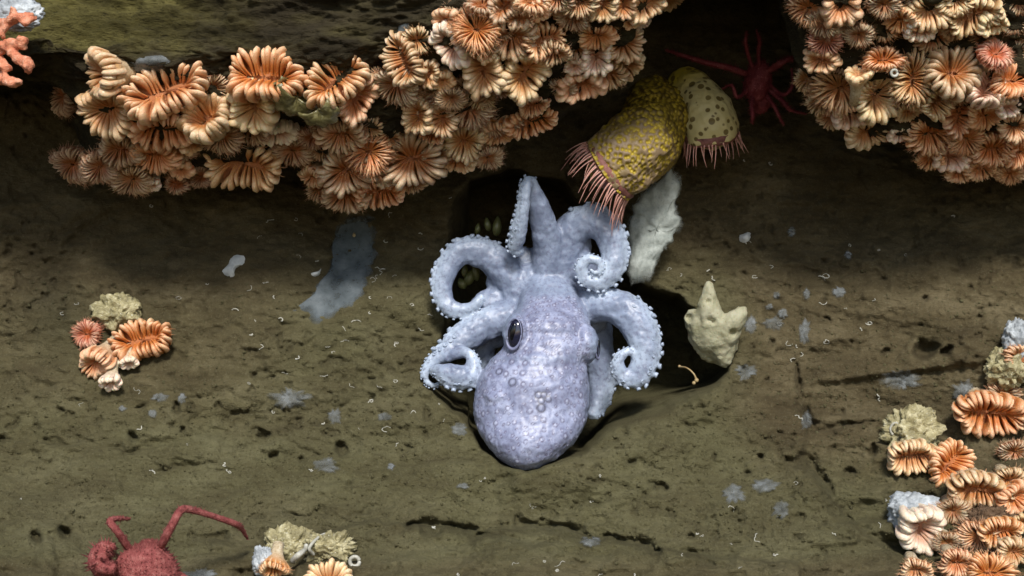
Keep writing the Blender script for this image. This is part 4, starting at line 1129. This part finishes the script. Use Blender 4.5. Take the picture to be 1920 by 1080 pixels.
# ------------------------------------------------------------------ cup corals
def coral_meshes(nsep, slit, pinch, exs, plump, fr, frlen, L, seed):
    """unit coral, rim radius 1 in x and y, mouth towards +z, rim at z=0. Returns cup, septa, fringe meshes."""
    rnd = random.Random(seed)
    ph = [rnd.uniform(0, 2 * PI) for _ in range(4)]
    def rim(a):
        return 1 + .06 * math.sin(3 * a + ph[0]) + .05 * math.sin(5 * a + ph[1]) - pinch * math.cos(2 * a) ** 8 * 0 - pinch * max(0, math.cos(2 * (a - PI / 2))) ** 3
    def sagz(a):
        return .10 * math.sin(2 * a + ph[2]) + .05 * math.sin(3 * a + ph[3])
    V, F, A = [], [], []
    prof = [(.02, -.26, -.5), (.16, -.12, -.5), (.40, .03, -.46), (.62, .15, -.42), (.82, .20, -.38), (1.03, .13, -.36), (1.15, .01, -.40), (1.14, -.14, -.46), (1.02, -.32, -.50), (.88, -.50, -.56)]
    NS = len(prof)
    for i in range(nsep):
        a = 2 * PI * (i + rnd.uniform(-.16, .16)) / nsep
        major = (i % 2 == 0)
        hs = exs * (1.0 if major else .72) * rnd.uniform(.85, 1.15); ls = rim(a) * (1.0 if major else .90) * rnd.uniform(.95, 1.05)
        ca, sa = math.cos(a), math.sin(a)
        inner = Vector((slit * ca * (1 if abs(ca) < .8 else 1.0), .05 * sa, 0)); outer = Vector((ca * ls, sa * ls, 0))
        d = outer - inner; side = Vector((-sa, ca, 0))
        # blades stand across the local rim rather than along the ray, so bend them a bit
        bend = rnd.uniform(-.10, .10) ; lean = rnd.uniform(-.16, .16)
        spac = 2 * PI * ls / nsep
        rv = rnd.random()
        b0 = len(V)
        for j, (s, h, hb) in enumerate(prof):
            wv = spac * plump * (.22 + .30 * min(1, s * 1.15)) * (1 if major else .85)
            c_ = inner + d * s + side * bend * math.sin(PI * min(1, s))
            z = sagz(a) * s
            # edge point and body point
            e_in = .62 if j < NS - 3 else .72
            edge = Vector((c_.x, c_.y, h * hs * 1.5 + z)) ; core = inner + d * (min(s, 1) * .80 + .05); core = Vector((core.x, core.y, hb + z)) + side * bend * math.sin(PI * min(1, s))
            for q, hw in ((0, 1.0), (.45, 1.0), (.80, .86), (1.0, .0)):
                p = core.lerp(edge, q)
                if q < 1:
                    V.append(p + side * (wv * hw + lean * 0)); A.append((q, s, rv))
                else:
                    V.append(p + side * lean * wv); A.append((1, s, rv))
            for q, hw in ((.80, .86), (.45, 1.0), (0, 1.0)):
                p = core.lerp(edge, q); V.append(p - side * wv * hw); A.append((q, s, rv))
        for j in range(NS - 1):
            for k in range(6):
                F.append((b0 + j * 7 + k, b0 + j * 7 + k + 1, b0 + (j + 1) * 7 + k + 1, b0 + (j + 1) * 7 + k))
        F.append(tuple(b0 + k for k in range(7)))
    sep = mesh_from('septa', V, F)
    set_attr(sep, 'co', [(min(1, a_), min(1, max(0, b_)), c_, 1) for a_, b_, c_ in A])
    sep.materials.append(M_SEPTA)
    # cup: ribbed cone with an inner bowl
    V, F, A = [], [], []
    SEG = max(48, nsep * 2)
    pr = [(.03, -.34), (.45, -.40), (.80, -.42), (.93, -.30), (.95, -.42), (.88, -.60), (.74, -.85), (.58, -1.15), (.46, -1.55), (.40, -2.0), (.38, -L)]
    for i, (r, z) in enumerate(pr):
        for k in range(SEG):
            a = 2 * PI * k / SEG
            rb = 1 + (.035 * math.cos(nsep * a) if i >= 4 else 0)
            x = (rim(a) if i < 7 else 1 + (rim(a) - 1) * .4) * r * rb
            V.append((x * math.cos(a), x * math.sin(a), z + sagz(a) * (1 if i < 6 else max(0, .6 - .15 * (i - 6)))))
            A.append((1 if i < 3 else 0, 1 if i < 5 else max(0, .8 - .25 * (i - 5)), 0, 1))
    for i in range(len(pr) - 1):
        for k in range(SEG):
            k2 = (k + 1) % SEG
            F.append((i * SEG + k, (i + 1) * SEG + k, (i + 1) * SEG + k2, i * SEG + k2))
    F.append(tuple(range(SEG)))
    F.append(tuple((len(pr) - 1) * SEG + k for k in reversed(range(SEG))))
    cup = mesh_from('cup', V, F); set_attr(cup, 'co', A); cup.materials.append(M_CUP)
    fri = None
    if fr:
        V, F, A = [], [], []
        for i in range(fr):
            a = rnd.uniform(0, 2 * PI); ring = rnd.uniform(.55, 1.0)
            rd = Vector((math.cos(a), math.sin(a), 0)); p0 = rd * rim(a) * ring + Vector((0, 0, sagz(a) - .18 + (.25 * (1 - ring))))
            up = rnd.uniform(-.5, .9) if ring > .8 else rnd.uniform(.6, 1.6)
            dr = (rd + Vector((rnd.uniform(-.5, .5), rnd.uniform(-.5, .5), up))).normalized(); ln = frlen * rnd.uniform(.6, 1.2) + .12
            w = dr.orthogonal().normalized(); u = dr.cross(w); q = .026; b0 = len(V)
            for t, k_ in ((0, 1), (.5, .75), (1, .25)):
                pp = p0 + dr * ln * t + Vector((0, 0, -.10)) * t * t
                for m_ in range(3):
                    an = 2 * PI * m_ / 3
                    V.append(pp + (w * math.cos(an) + u * math.sin(an)) * q * k_); A.append((t, 0, 0, 1))
            for j in range(2):
                for m_ in range(3):
                    m2 = (m_ + 1) % 3
                    F.append((b0 + j * 3 + m_, b0 + j * 3 + m2, b0 + j * 3 + 3 + m2, b0 + j * 3 + 3 + m_))
        fri = mesh_from('tentacle_fringe', V, F); set_attr(fri, 'co', A); fri.materials.append(M_FRINGE)
    return cup, sep, fri
#            nsep slit pinch exs plump fringe len  L
KINDS = {'O': (26, .20, .00, 1.00, 1.00, 26, .10, 2.6), 'L': (34, .52, .10, 1.00, 1.00, 24, .10, 2.6), 'W': (24, .30, .20, 1.25, 1.25, 16, .10, 2.6),
         'F': (46, .12, .00, .62, .80, 260, .36, 2.6), 'G': (36, .30, .06, .80, .90, 190, .32, 2.6), 'B': (14, .12, .00, .85, 1.10, 0, .1, 3.6), 'T': (30, .25, .05, .60, .95, 60, .2, 3.4)}
PROTO = {}
for kk, a in KINDS.items():
    PROTO[kk] = [coral_meshes(*a, seed=100 * i + ord(kk)) for i in range(4 if kk in 'OLG' else 3)]
TINT = {'or': (.66, .245, .058), 'tan': (.46, .26, .095), 'iv': (.70, .47, .22), 'br': (.32, .155, .055), 'pk': (.68, .32, .14), 'rd': (.52, .10, .055), 'gd': (.66, .36, .13), 'dk': (.26, .09, .035), 'wh': (.78, .62, .50)}
used = {}
def seat(px, py, rm):
    y0 = ledge_y(px, py) - .022
    o, dd = cam_ray(px, py); h = BL.ray_cast(o, dd)
    if h[0] is not None and h[0].y < .0: y0 = min(y0, h[0].y - .016)
    return y0 - .28 * rm
def coral(px, py, a, b, roll, phi, tau, kind, tint, label, group, y=None, d=0.0):
    i = used.get(kind, 0); used[kind] = i + 1
    cup, sep, fri = PROTO[kind][i % len(PROTO[kind])]
    if y is None: a *= 1.17; b *= 1.19
    rm = (a + b) / 2000
    y0 = seat(px, py, rm) if y is None else y
    y0 += d
    c = Q(px, py, y0)
    f, t = R(phi), R(tau)
    z = Vector((math.sin(t) * math.cos(f), -math.cos(t), math.sin(t) * math.sin(f)))
    z = (z + Vector((random.uniform(-.06, .06), 0, random.uniform(-.06, .06)))).normalized()
    xr = Vector((math.cos(R(roll)), 0, math.sin(R(roll))))
    x = (xr - z * xr.dot(z)).normalized(); yv = z.cross(x)
    k = (DIST + y0) / DIST / 1000
    L = KINDS[kind][7]
    ls = rm * 1.0
    M = Matrix.Identity(3); M.col[0], M.col[1], M.col[2] = x, yv, z
    base = c - z * (L * ls)
    root = empty('cup_coral', base)
    root.rotation_euler = M.to_euler()
    root.scale = (a * k * .97, b * k * .97, ls * (DIST + y0) / DIST)
    tc = TINT[tint]; j = [random.uniform(.88, 1.12) for _ in range(2)]
    colr = (min(1, tc[0] * j[0]), min(1, tc[1] * j[0] * j[1]), min(1, tc[2] * j[0] * j[1]), 1)
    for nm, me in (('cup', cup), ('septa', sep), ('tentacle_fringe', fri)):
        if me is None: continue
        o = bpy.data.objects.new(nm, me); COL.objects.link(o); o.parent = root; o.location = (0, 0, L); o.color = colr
    return tag(root, label, 'coral', group)

GL = 'cup corals in the left clump'
LEFT = [
 (172, 142, 40, 36, 80, 195, 55, 'O', 'tan', 'cup coral facing left on a pale stalk at the top left of the left clump'),
 (302, 160, 72, 44, 22, 90, 12, 'L', 'pk', 'widest pink fan coral with long spread septa, top of the left clump'),
 (192, 214, 50, 44, 20, 235, 28, 'O', 'tan', 'round tan coral below the left facing stalked one in the left clump'),
 (305, 258, 54, 38, 0, 275, 48, 'L', 'or', 'orange coral hanging under a cream cup, just below the widest pink fan'),
 (378, 214, 44, 40, 40, 120, 20, 'W', 'tan', 'brown tan coral half hidden right of the widest pink fan'),
 (364, 272, 24, 20, 0, 315, 45, 'B', 'gd', 'small golden bud coral at the right of the orange hanging one'),
 (285, 300, 40, 30, 0, 265, 45, 'G', 'or', 'fuzzy orange brown coral directly under the orange hanging one'),
 (340, 325, 20, 18, 0, 275, 55, 'B', 'pk', 'small pink bud pointing down at the bottom of the left clump'),
 (246, 342, 34, 28, 10, 260, 40, 'F', 'br', 'brown fuzzy coral at the very bottom of the left clump, left half'),
 (112, 180, 32, 28, 60, 190, 50, 'F', 'dk', 'dim brown fuzzy coral in the black shade at the far left of its clump'),
 (222, 288, 36, 30, 0, 255, 35, 'G', 'br', 'brown fuzzy coral left of the orange hanging coral'),
 (132, 312, 36, 30, 10, 240, 40, 'F', 'dk', 'dark fuzzy coral lowest left of the left clump, in the shade'),
 (184, 318, 32, 28, 30, 250, 40, 'F', 'dk', 'dark fuzzy coral second from the lower left end of the left clump'),
 (285, 350, 14, 12, 0, 260, 50, 'B', 'wh', 'tiny pale bud dangling under the left clump'),
 (490, 132, 64, 46, -4, 90, 12, 'L', 'or', 'wide fan coral with a bright orange centre, high in the middle of the ledge'),
 (628, 140, 56, 42, 38, 90, 12, 'L', 'gd', 'tilted golden fan coral, right of the orange centred fan'),
 (470, 206, 46, 42, 92, 265, 25, 'W', 'iv', 'ivory coral with stacked rounded lobes under the orange centred fan'),
 (515, 200, 18, 17, 0, 275, 45, 'B', 'wh', 'small white rimmed bud coral beside the ivory lobed one'),
 (672, 190, 44, 32, 62, 300, 25, 'W', 'pk', 'pale pink coral curling down under the tilted golden fan'),
 (452, 312, 62, 44, -10, 270, 16, 'L', 'gd', 'large golden coral at the bottom, right end of the left clump'),
 (640, 262, 40, 32, 0, 270, 42, 'G', 'tan', 'tan fuzzy coral facing down below the pale curling pink coral'),
 (690, 286, 38, 36, 0, 260, 12, 'F', 'or', 'round orange brown coral with fine septa, lower middle of the ledge'),
 (650, 324, 46, 38, 10, 270, 20, 'O', 'br', 'dark brown open coral left below the round fine septa coral'),
 (582, 336, 24, 20, 20, 235, 55, 'T', 'pk', 'pinkish horn shaped coral jutting left at the bottom of the middle group'),
 (724, 334, 24, 18, 20, 250, 35, 'W', 'wh', 'whitish coral tucked right of the dark brown open coral'),
 (712, 368, 40, 28, 0, 275, 38, 'L', 'or', 'ribbed orange brown coral hanging lowest in the middle group'),
 (645, 374, 38, 28, 0, 260, 40, 'G', 'br', 'brown fuzzy coral at the lower left bottom of the middle group'),
 (520, 258, 34, 22, 15, 280, 55, 'W', 'wh', 'bluish white coral seen from its outer side under the olive shells'),
 (548, 288, 34, 26, 0, 270, 40, 'F', 'br', 'brown fuzzy coral below the bluish white one'),
 (410, 258, 38, 30, 0, 250, 30, 'F', 'br', 'brown fuzzy coral between the ivory lobed and large golden corals'),
 (735, 346, 14, 14, 0, 280, 60, 'B', 'wh', 'tiny white trumpet bud right of the ribbed hanging coral'),
 (585, 262, 24, 20, 0, 270, 40, 'F', 'dk', 'small dark fuzzy coral in the gap under the olive shells'),
 (770, 345, 26, 20, 0, 280, 45, 'G', 'br', 'brown coral in the gap right of the ribbed hanging coral'),
]
GC = 'cup corals in the central clump'
CENT = [
 (748, 115, 46, 32, 112, 205, 22, 'L', 'tan', 'curved tan coral with a pale yellow stalk at the left of the central clump'),
 (738, 168, 40, 32, 0, 250, 38, 'F', 'br', 'brown fuzzy coral below the curved tan coral'),
 (828, 42, 24, 19, 0, 235, 38, 'B', 'pk', 'pale pink small coral with a thick stalk, top left of the central clump'),
 (893, 48, 38, 36, 0, 90, 6, 'F', 'or', 'round vivid orange coral with hair fine septa, top of the central clump'),
 (836, 92, 42, 26, 112, 235, 30, 'W', 'wh', 'coral with stacked white lobes between the curved tan and vivid orange corals'),
 (905, 138, 46, 38, 100, 270, 18, 'W', 'iv', 'big ivory coral with thick lobes in the middle of the central clump'),
 (830, 160, 20, 19, 0, 275, 45, 'B', 'gd', 'small golden trumpet bud left of the big ivory coral'),
 (802, 142, 24, 20, 70, 240, 25, 'W', 'tan', 'small tan coral between the curved tan coral and the golden trumpet'),
 (911, 100, 15, 14, 0, 100, 10, 'B', 'gd', 'tiny golden bud on top of the big ivory coral'),
 (960, 82, 42, 36, 0, 270, 40, 'O', 'br', 'brown coral with drooping septa right of the vivid orange one'),
 (988, 145, 46, 40, 60, 290, 22, 'W', 'tan', 'large tan coral with few broad lobes, right of the big ivory coral'),
 (1013, 22, 20, 18, 0, 270, 22, 'B', 'pk', 'small pale rimmed button coral at the top of the central clump'),
 (976, 40, 24, 16, 0, 265, 28, 'L', 'pk', 'small pink coral left of the pale button coral'),
 (1023, 78, 35, 30, 20, 300, 18, 'L', 'pk', 'bright salmon coral with crowded pale lobes under the pale button'),
 (1040, 108, 28, 22, 0, 275, 45, 'G', 'tan', 'tan fuzzy coral right below the bright salmon coral'),
 (780, 222, 32, 28, 80, 240, 28, 'W', 'tan', 'tan coral at the lower left flank of the central clump'),
 (828, 226, 32, 26, 80, 260, 25, 'O', 'tan', 'second tan coral on the lower left flank, nearer the middle'),
 (870, 268, 34, 32, 0, 265, 22, 'O', 'tan', 'tan open coral low in the central clump'),
 (936, 258, 30, 26, 0, 275, 58, 'T', 'or', 'long orange trumpet coral hanging straight down from the central clump'),
 (997, 236, 44, 26, 16, 280, 40, 'L', 'or', 'fluted orange coral at the lower right corner of the central clump'),
 (1000, 202, 26, 18, 20, 270, 30, 'L', 'pk', 'pink ribbed coral just above the fluted lower right one'),
 (772, 300, 54, 46, 0, 270, 12, 'O', 'br', 'wide dim brown coral facing out under the central clump'),
 (880, 212, 38, 30, 0, 270, 35, 'F', 'br', 'brown fuzzy coral below the big ivory coral'),
 (858, 308, 28, 20, 0, 265, 45, 'W', 'tan', 'pale brown coral at the bottom tip of the central clump'),
 (810, 256, 20, 16, 0, 240, 30, 'L', 'pk', 'small pale pink coral between the tan flank corals and the wide dim one'),
 (940, 16, 28, 24, 40, 240, 22, 'W', 'br', 'brown coral at the top edge right of the vivid orange one'),
 (905, 2, 26, 18, 0, 90, 22, 'G', 'br', 'brown fuzzy coral cut by the top edge above the vivid orange one'),
 (1120, 80, 32, 26, 0, 272, 45, 'T', 'or', 'orange trumpet coral under a pale cone, right part of the central clump'),
 (1119, 108, 38, 28, 88, 270, 25, 'W', 'wh', 'white lobed coral just under the orange trumpet with the pale cone'),
 (1178, 84, 34, 30, 30, 320, 25, 'O', 'tan', 'tan coral at the right edge of the central clump'),
 (1180, 128, 30, 24, 60, 300, 32, 'W', 'tan', 'tan coral with drooping lobes, lowest on the right edge of the central clump'),
 (1092, 170, 42, 28, 10, 272, 40, 'W', 'pk', 'pale pinkish coral hanging lowest at the right of the central clump'),
 (1075, 130, 18, 15, 0, 260, 35, 'B', 'wh', 'small whitish bud above the pale hanging coral'),
 (1140, 146, 32, 26, 0, 280, 38, 'G', 'tan', 'tan fuzzy coral right of the pale hanging coral'),
 (1132, 16, 30, 26, 80, 270, 28, 'W', 'tan', 'tan coral near the top edge above the pale cone'),
 (1086, 12, 30, 24, 10, 265, 32, 'G', 'tan', 'tan ribbed coral at the top edge left of the pale cone'),
 (1172, 14, 26, 22, 90, 280, 28, 'W', 'tan', 'small tan coral at the top edge right of the pale cone'),
 (1216, 14, 34, 28, 30, 300, 25, 'W', 'iv', 'cream coral with broad lobes at the top edge, right end of the central clump'),
 (1256, 0, 22, 18, 0, 300, 28, 'O', 'iv', 'cream coral cut by the top edge, farthest right of the central clump'),
 (1074, 40, 28, 22, 0, 270, 40, 'F', 'br', 'brown fuzzy coral between the pale cone and the bright salmon coral'),
 (1183, 46, 15, 12, 0, 270, 38, 'B', 'pk', 'small knobbly pink bud right of the pale cone'),
 (1206, 44, 14, 12, 0, 280, 42, 'B', 'wh', 'small white bud under the cream coral with broad lobes'),
 (1045, 4, 26, 20, 0, 260, 28, 'G', 'br', 'brown coral at the top edge above the pale button'),
 (1000, -4, 30, 22, 0, 90, 20, 'G', 'pk', 'pink brown coral cut by the top edge above the small pink one'),
 (845, 190, 26, 20, 0, 260, 40, 'F', 'br', 'small brown fuzzy coral under the golden trumpet bud'),
 (1055, 170, 22, 18, 0, 265, 42, 'F', 'br', 'small brown fuzzy coral left of the pale hanging coral'),
 (915, 300, 26, 20, 0, 280, 42, 'F', 'br', 'brown fuzzy coral left of the hanging trumpet, at the bottom rim'),
 (820, 292, 24, 20, 0, 270, 35, 'F', 'br', 'brown fuzzy coral right of the wide dim brown one'),
]
GR = 'cup corals in the right clump'
RIGHT = [
 (1514, 18, 32, 28, 0, 235, 28, 'F', 'or', 'fuzzy orange coral at the top edge, left end of the right clump'),
 (1580, 8, 46, 36, 90, 265, 25, 'W', 'pk', 'coral with pale stacked lobes at the top edge of the right clump'),
 (1583, 58, 15, 13, 0, 270, 42, 'B', 'wh', 'white bud pair below the pale stacked coral at the top edge'),
 (1682, 48, 30, 24, 20, 235, 55, 'T', 'or', 'orange tipped trumpet on a stout pale stalk, top of the right clump'),
 (1728, 64, 26, 22, 0, 268, 42, 'W', 'wh', 'white tipped coral pointing down right of the orange tipped trumpet'),
 (1748, 24, 42, 34, 40, 265, 28, 'O', 'iv', 'cream brown coral at the top edge above the white tipped one'),
 (1832, 38, 44, 32, 20, 270, 30, 'L', 'iv', 'cream ruffled coral at the top right of the right clump'),
 (1868, 52, 26, 22, 0, 290, 38, 'W', 'iv', 'cream coral at the right side of the cream ruffled one'),
 (1612, 72, 24, 20, 0, 265, 40, 'F', 'br', 'brown fuzzy coral between the white bud pair and the stout stalk'),
 (1548, 80, 27, 24, 0, 240, 28, 'F', 'rd', 'deep red fuzzy coral at the left of the right clump'),
 (1660, 106, 34, 20, 4, 90, 12, 'G', 'or', 'oval orange brown coral facing out, under the stout stalk'),
 (1580, 166, 46, 38, 0, 270, 14, 'F', 'gd', 'large golden coral with fine septa and a cream back, left of the right clump'),
 (1650, 180, 44, 38, 70, 300, 12, 'O', 'iv', 'cream edged coral with a dark centre slit, in the middle of the right clump'),
 (1716, 150, 44, 32, 88, 260, 12, 'G', 'tan', 'pale tan oval coral standing upright right of the cream edged one'),
 (1795, 128, 44, 42, 0, 90, 8, 'O', 'br', 'big round coral with a dark orange heart, upper right of the right clump'),
 (1858, 152, 40, 34, 62, 80, 14, 'L', 'wh', 'white striped coral right of the big dark hearted one'),
 (1874, 94, 28, 24, 0, 60, 24, 'F', 'rd', 'orange red fuzzy coral above the white striped one'),
 (1512, 150, 24, 22, 0, 200, 35, 'G', 'tan', 'pale coral at the left rim of the right clump'),
 (1535, 118, 30, 22, 0, 215, 35, 'W', 'pk', 'pale pinkish coral below the deep red one'),
 (1602, 220, 34, 24, 20, 285, 35, 'W', 'wh', 'white lobed coral under the large golden one in the right clump'),
 (1630, 256, 38, 28, 0, 275, 38, 'O', 'tan', 'tan and white coral facing down at the lower left of the right clump'),
 (1705, 218, 20, 20, 0, 275, 50, 'T', 'tan', 'slim trumpet with a pale stalk, centre bottom of the right clump'),
 (1690, 256, 20, 17, 0, 270, 42, 'W', 'wh', 'small coral of two white lobes under the slim trumpet'),
 (1768, 192, 34, 28, 62, 300, 25, 'L', 'iv', 'white edged coral below the big dark hearted one'),
 (1802, 218, 38, 30, 90, 270, 22, 'L', 'pk', 'pink coral with white stripes left of the orange hanging one'),
 (1750, 255, 38, 34, 10, 275, 22, 'G', 'or', 'orange coral with a cream top, lower middle of the right clump'),
 (1852, 226, 30, 26, 0, 275, 42, 'T', 'or', 'orange coral hanging down under the white striped one'),
 (1897, 204, 22, 18, 0, 320, 25, 'W', 'wh', 'small white lipped coral near the right edge'),
 (1906, 242, 28, 24, 0, 270, 22, 'O', 'pk', 'pink white coral at the right edge under the white lipped one'),
 (1786, 300, 30, 26, 0, 265, 25, 'W', 'wh', 'bright white lobed coral near the bottom of the right clump'),
 (1815, 264, 30, 26, 0, 280, 28, 'F', 'or', 'orange fuzzy coral above right of the bright white lobed one'),
 (1866, 284, 36, 30, 0, 275, 28, 'G', 'or', 'orange coral at the lower right of the right clump'),
 (1912, 290, 28, 26, 0, 290, 28, 'G', 'or', 'orange coral cut by the right edge, low in the right clump'),
 (1744, 304, 24, 18, 0, 240, 42, 'G', 'or', 'small orange coral at the lower left tip of the right clump'),
 (1842, 322, 26, 20, 0, 270, 38, 'G', 'pk', 'pale orange coral on the bottom rim, right of the lowest one'),
 (1800, 330, 22, 17, 0, 268, 42, 'G', 'pk', 'lowest pale orange coral of the right clump'),
 (1906, 145, 34, 30, 0, 30, 20, 'G', 'or', 'orange coral cut by the right edge beside the white striped one'),
 (1540, 194, 27, 23, 0, 235, 35, 'G', 'tan', 'pale tan coral under the large golden one, at the left rim'),
 (1560, 226, 24, 20, 0, 240, 42, 'G', 'tan', 'tan coral at the lower left corner of the right clump'),
 (1660, 14, 26, 22, 0, 265, 30, 'F', 'br', 'brown fuzzy coral at the top edge left of the cream brown one'),
 (1795, 8, 30, 24, 0, 265, 30, 'G', 'iv', 'cream fuzzy coral cut by the top edge of the right clump'),
 (1540, 48, 26, 22, 0, 240, 35, 'F', 'br', 'brown fuzzy coral between the orange top one and the deep red one'),
 (1800, 180, 26, 20, 0, 270, 35, 'F', 'br', 'small brown fuzzy coral right under the big dark hearted one'),
 (1895, 330, 24, 18, 0, 270, 40, 'F', 'or', 'orange fuzzy coral at the bottom rim by the right edge'),
 (1610, 130, 22, 16, 0, 95, 40, 'B', 'iv', 'cream knob coral on the back of the large golden one'),
 (1690, 300, 0, 0, 0, 0, 0, '', '', ''),
]
GS = 'corals on the lower rocks'
LOW = [  # with their own lift above the rock
 (160, 626, 28, 25, 0, 150, 18, 'F', 'rd', 'small round red orange coral at the left of the small left group', .035),
 (262, 634, 58, 40, 12, 90, 14, 'L', 'or', 'largest orange coral of the small left group, with a white lobe at top right', .055),
 (176, 684, 36, 29, 30, 240, 38, 'O', 'pk', 'pale pink coral hanging lower left in the small left group', .045),
 (206, 722, 22, 18, 0, 275, 48, 'B', 'wh', 'white lipped bud hanging lowest in the small left group', .045),
 (242, 684, 17, 15, 0, 285, 48, 'B', 'wh', 'small white lipped bud under the largest coral of the small left group', .045),
 (219, 686, 9, 8, 0, 280, 55, 'B', 'wh', 'tiniest pale bud between the two hanging buds of the small left group', .035),
 (1862, 784, 70, 46, -4, 272, 36, 'L', 'or', 'largest ribbed orange coral at the right edge of the lower right growth', .07),
 (1714, 862, 50, 34, 8, 255, 35, 'L', 'iv', 'pale ribbed coral under the cream and yellow ruffled sponge', .055),
 (1788, 866, 48, 40, 48, 70, 14, 'L', 'or', 'tilted orange fan coral beside the pale ribbed one at lower right', .065),
 (1842, 930, 62, 38, -6, 270, 34, 'L', 'tan', 'wide tan ribbed coral below the tilted orange fan at lower right', .065),
 (1912, 938, 36, 30, 30, 330, 22, 'O', 'or', 'orange striped coral cut by the right edge beside the wide tan one', .065),
 (1736, 1002, 46, 48, 80, 280, 20, 'W', 'wh', 'white rimmed coral with fat white lobes at lower right', .055),
 (1838, 1012, 40, 30, 0, 240, 35, 'F', 'pk', 'pink fuzzy coral in front of the brown lump at the lower right', .055),
 (1864, 1070, 46, 36, 0, 90, 20, 'G', 'or', 'orange coral cut by the bottom edge at the right corner', .055),
 (1722, 1076, 30, 22, 0, 260, 42, 'G', 'pk', 'pink orange coral at the bottom edge under the white rimmed one', .055),
 (1912, 985, 26, 20, 30, 200, 42, 'W', 'gd', 'yellowish leafy coral at the right edge above the corner', .06),
 (1914, 672, 26, 30, 90, 0, 28, 'G', 'pk', 'pink coral cut by the right edge between the blue white and yellow sponges', .06),
 (1905, 850, 30, 22, 0, 270, 30, 'F', 'br', 'dim brown fuzzy coral under the largest ribbed orange one', .02),
 (1898, 905, 34, 26, 0, 260, 30, 'G', 'tan', 'tan coral at the right edge between the two striped orange ones at lower right', .06),
 (1790, 962, 30, 24, 0, 250, 35, 'F', 'br', 'brown fuzzy coral left of the brown lump, under the wide tan one', .04),
 (1880, 1006, 40, 32, 10, 275, 28, 'L', 'or', 'orange ribbed coral on the brown lump near the right corner', .08),
 (1800, 1062, 34, 28, 0, 265, 30, 'G', 'pk', 'pink orange coral at the bottom edge left of the corner one', .055),
 (1908, 1042, 34, 28, 0, 300, 25, 'O', 'tan', 'tan coral at the right edge just above the corner orange one', .075),
 (1778, 1022, 26, 20, 0, 250, 40, 'F', 'br', 'small brown fuzzy coral right of the white rimmed one', .04),
 (1884, 742, 34, 24, 0, 280, 30, 'F', 'br', 'brown fuzzy coral behind the top of the largest ribbed orange one', .02),
 (512, 1078, 28, 20, 0, 268, 45, 'G', 'or', 'orange coral cut by the bottom edge left of the fluted one', .055),
 (614, 1082, 46, 40, 0, 90, 32, 'O', 'iv', 'fluted cream coral rising at the bottom edge left of the white ring', .06),
]
# dim corals deep in the gaps of each clump: alike, so they share a label
def infill(rows_, poly, n, g, label):
    rnd = random.Random(len(rows_)); pts = [(r[0], r[1], r[2]) for r in rows_ if r[2]]; done = 0; tries = 0
    while done < n and tries < 4000:
        tries += 1
        x = rnd.uniform(min(p[0] for p in poly), max(p[0] for p in poly)); y = rnd.uniform(min(p[1] for p in poly), max(p[1] for p in poly))
        if poly_sd(np.array([x]), np.array([y]), poly)[0] < 6: continue
        if min(math.hypot(x - a, y - b) - .62 * c for a, b, c in pts) < 9: continue
        s_ = rnd.uniform(20, 30); pts.append((x, y, s_)); done += 1
        coral(x, y, s_, s_ * .8, rnd.uniform(-40, 40), 265 + rnd.uniform(-30, 30), rnd.uniform(15, 40), rnd.choice('FFG'), rnd.choice(('br', 'br', 'dk', 'tan')), label, g, d=.026)
infill(LEFT, [(150, 130), (380, 150), (700, 150), (700, 250), (760, 340), (700, 390), (600, 380), (560, 290), (500, 310), (400, 350), (260, 360), (140, 320)], 18, GL, 'dim brown fuzzy coral deep in a gap between brighter corals of the left clump')
infill(CENT, [(720, 100), (820, 10), (1230, -20), (1200, 130), (1090, 190), (1030, 240), (900, 310), (760, 340), (700, 220)], 22, GC, 'dim brown fuzzy coral deep in a gap between brighter corals of the central clump')
infill(RIGHT, [(1500, -20), (1940, -20), (1940, 330), (1780, 330), (1560, 240), (1500, 170)], 22, GR, 'dim brown fuzzy coral deep in a gap between brighter corals of the right clump')
for rows_, g in ((LEFT, GL), (CENT, GC), (RIGHT, GR)):
    for r in rows_:
        if r[2]: coral(*r, g)
for r in LOW:
    r = list(r)
    if r[0] > 1600 and r[6] > 22 and r[7] != 'B': r[6] *= .42
    coral(*r[:10], GS, y=ground(r[0], min(r[1], 1075))[0].y - r[10] * .85)
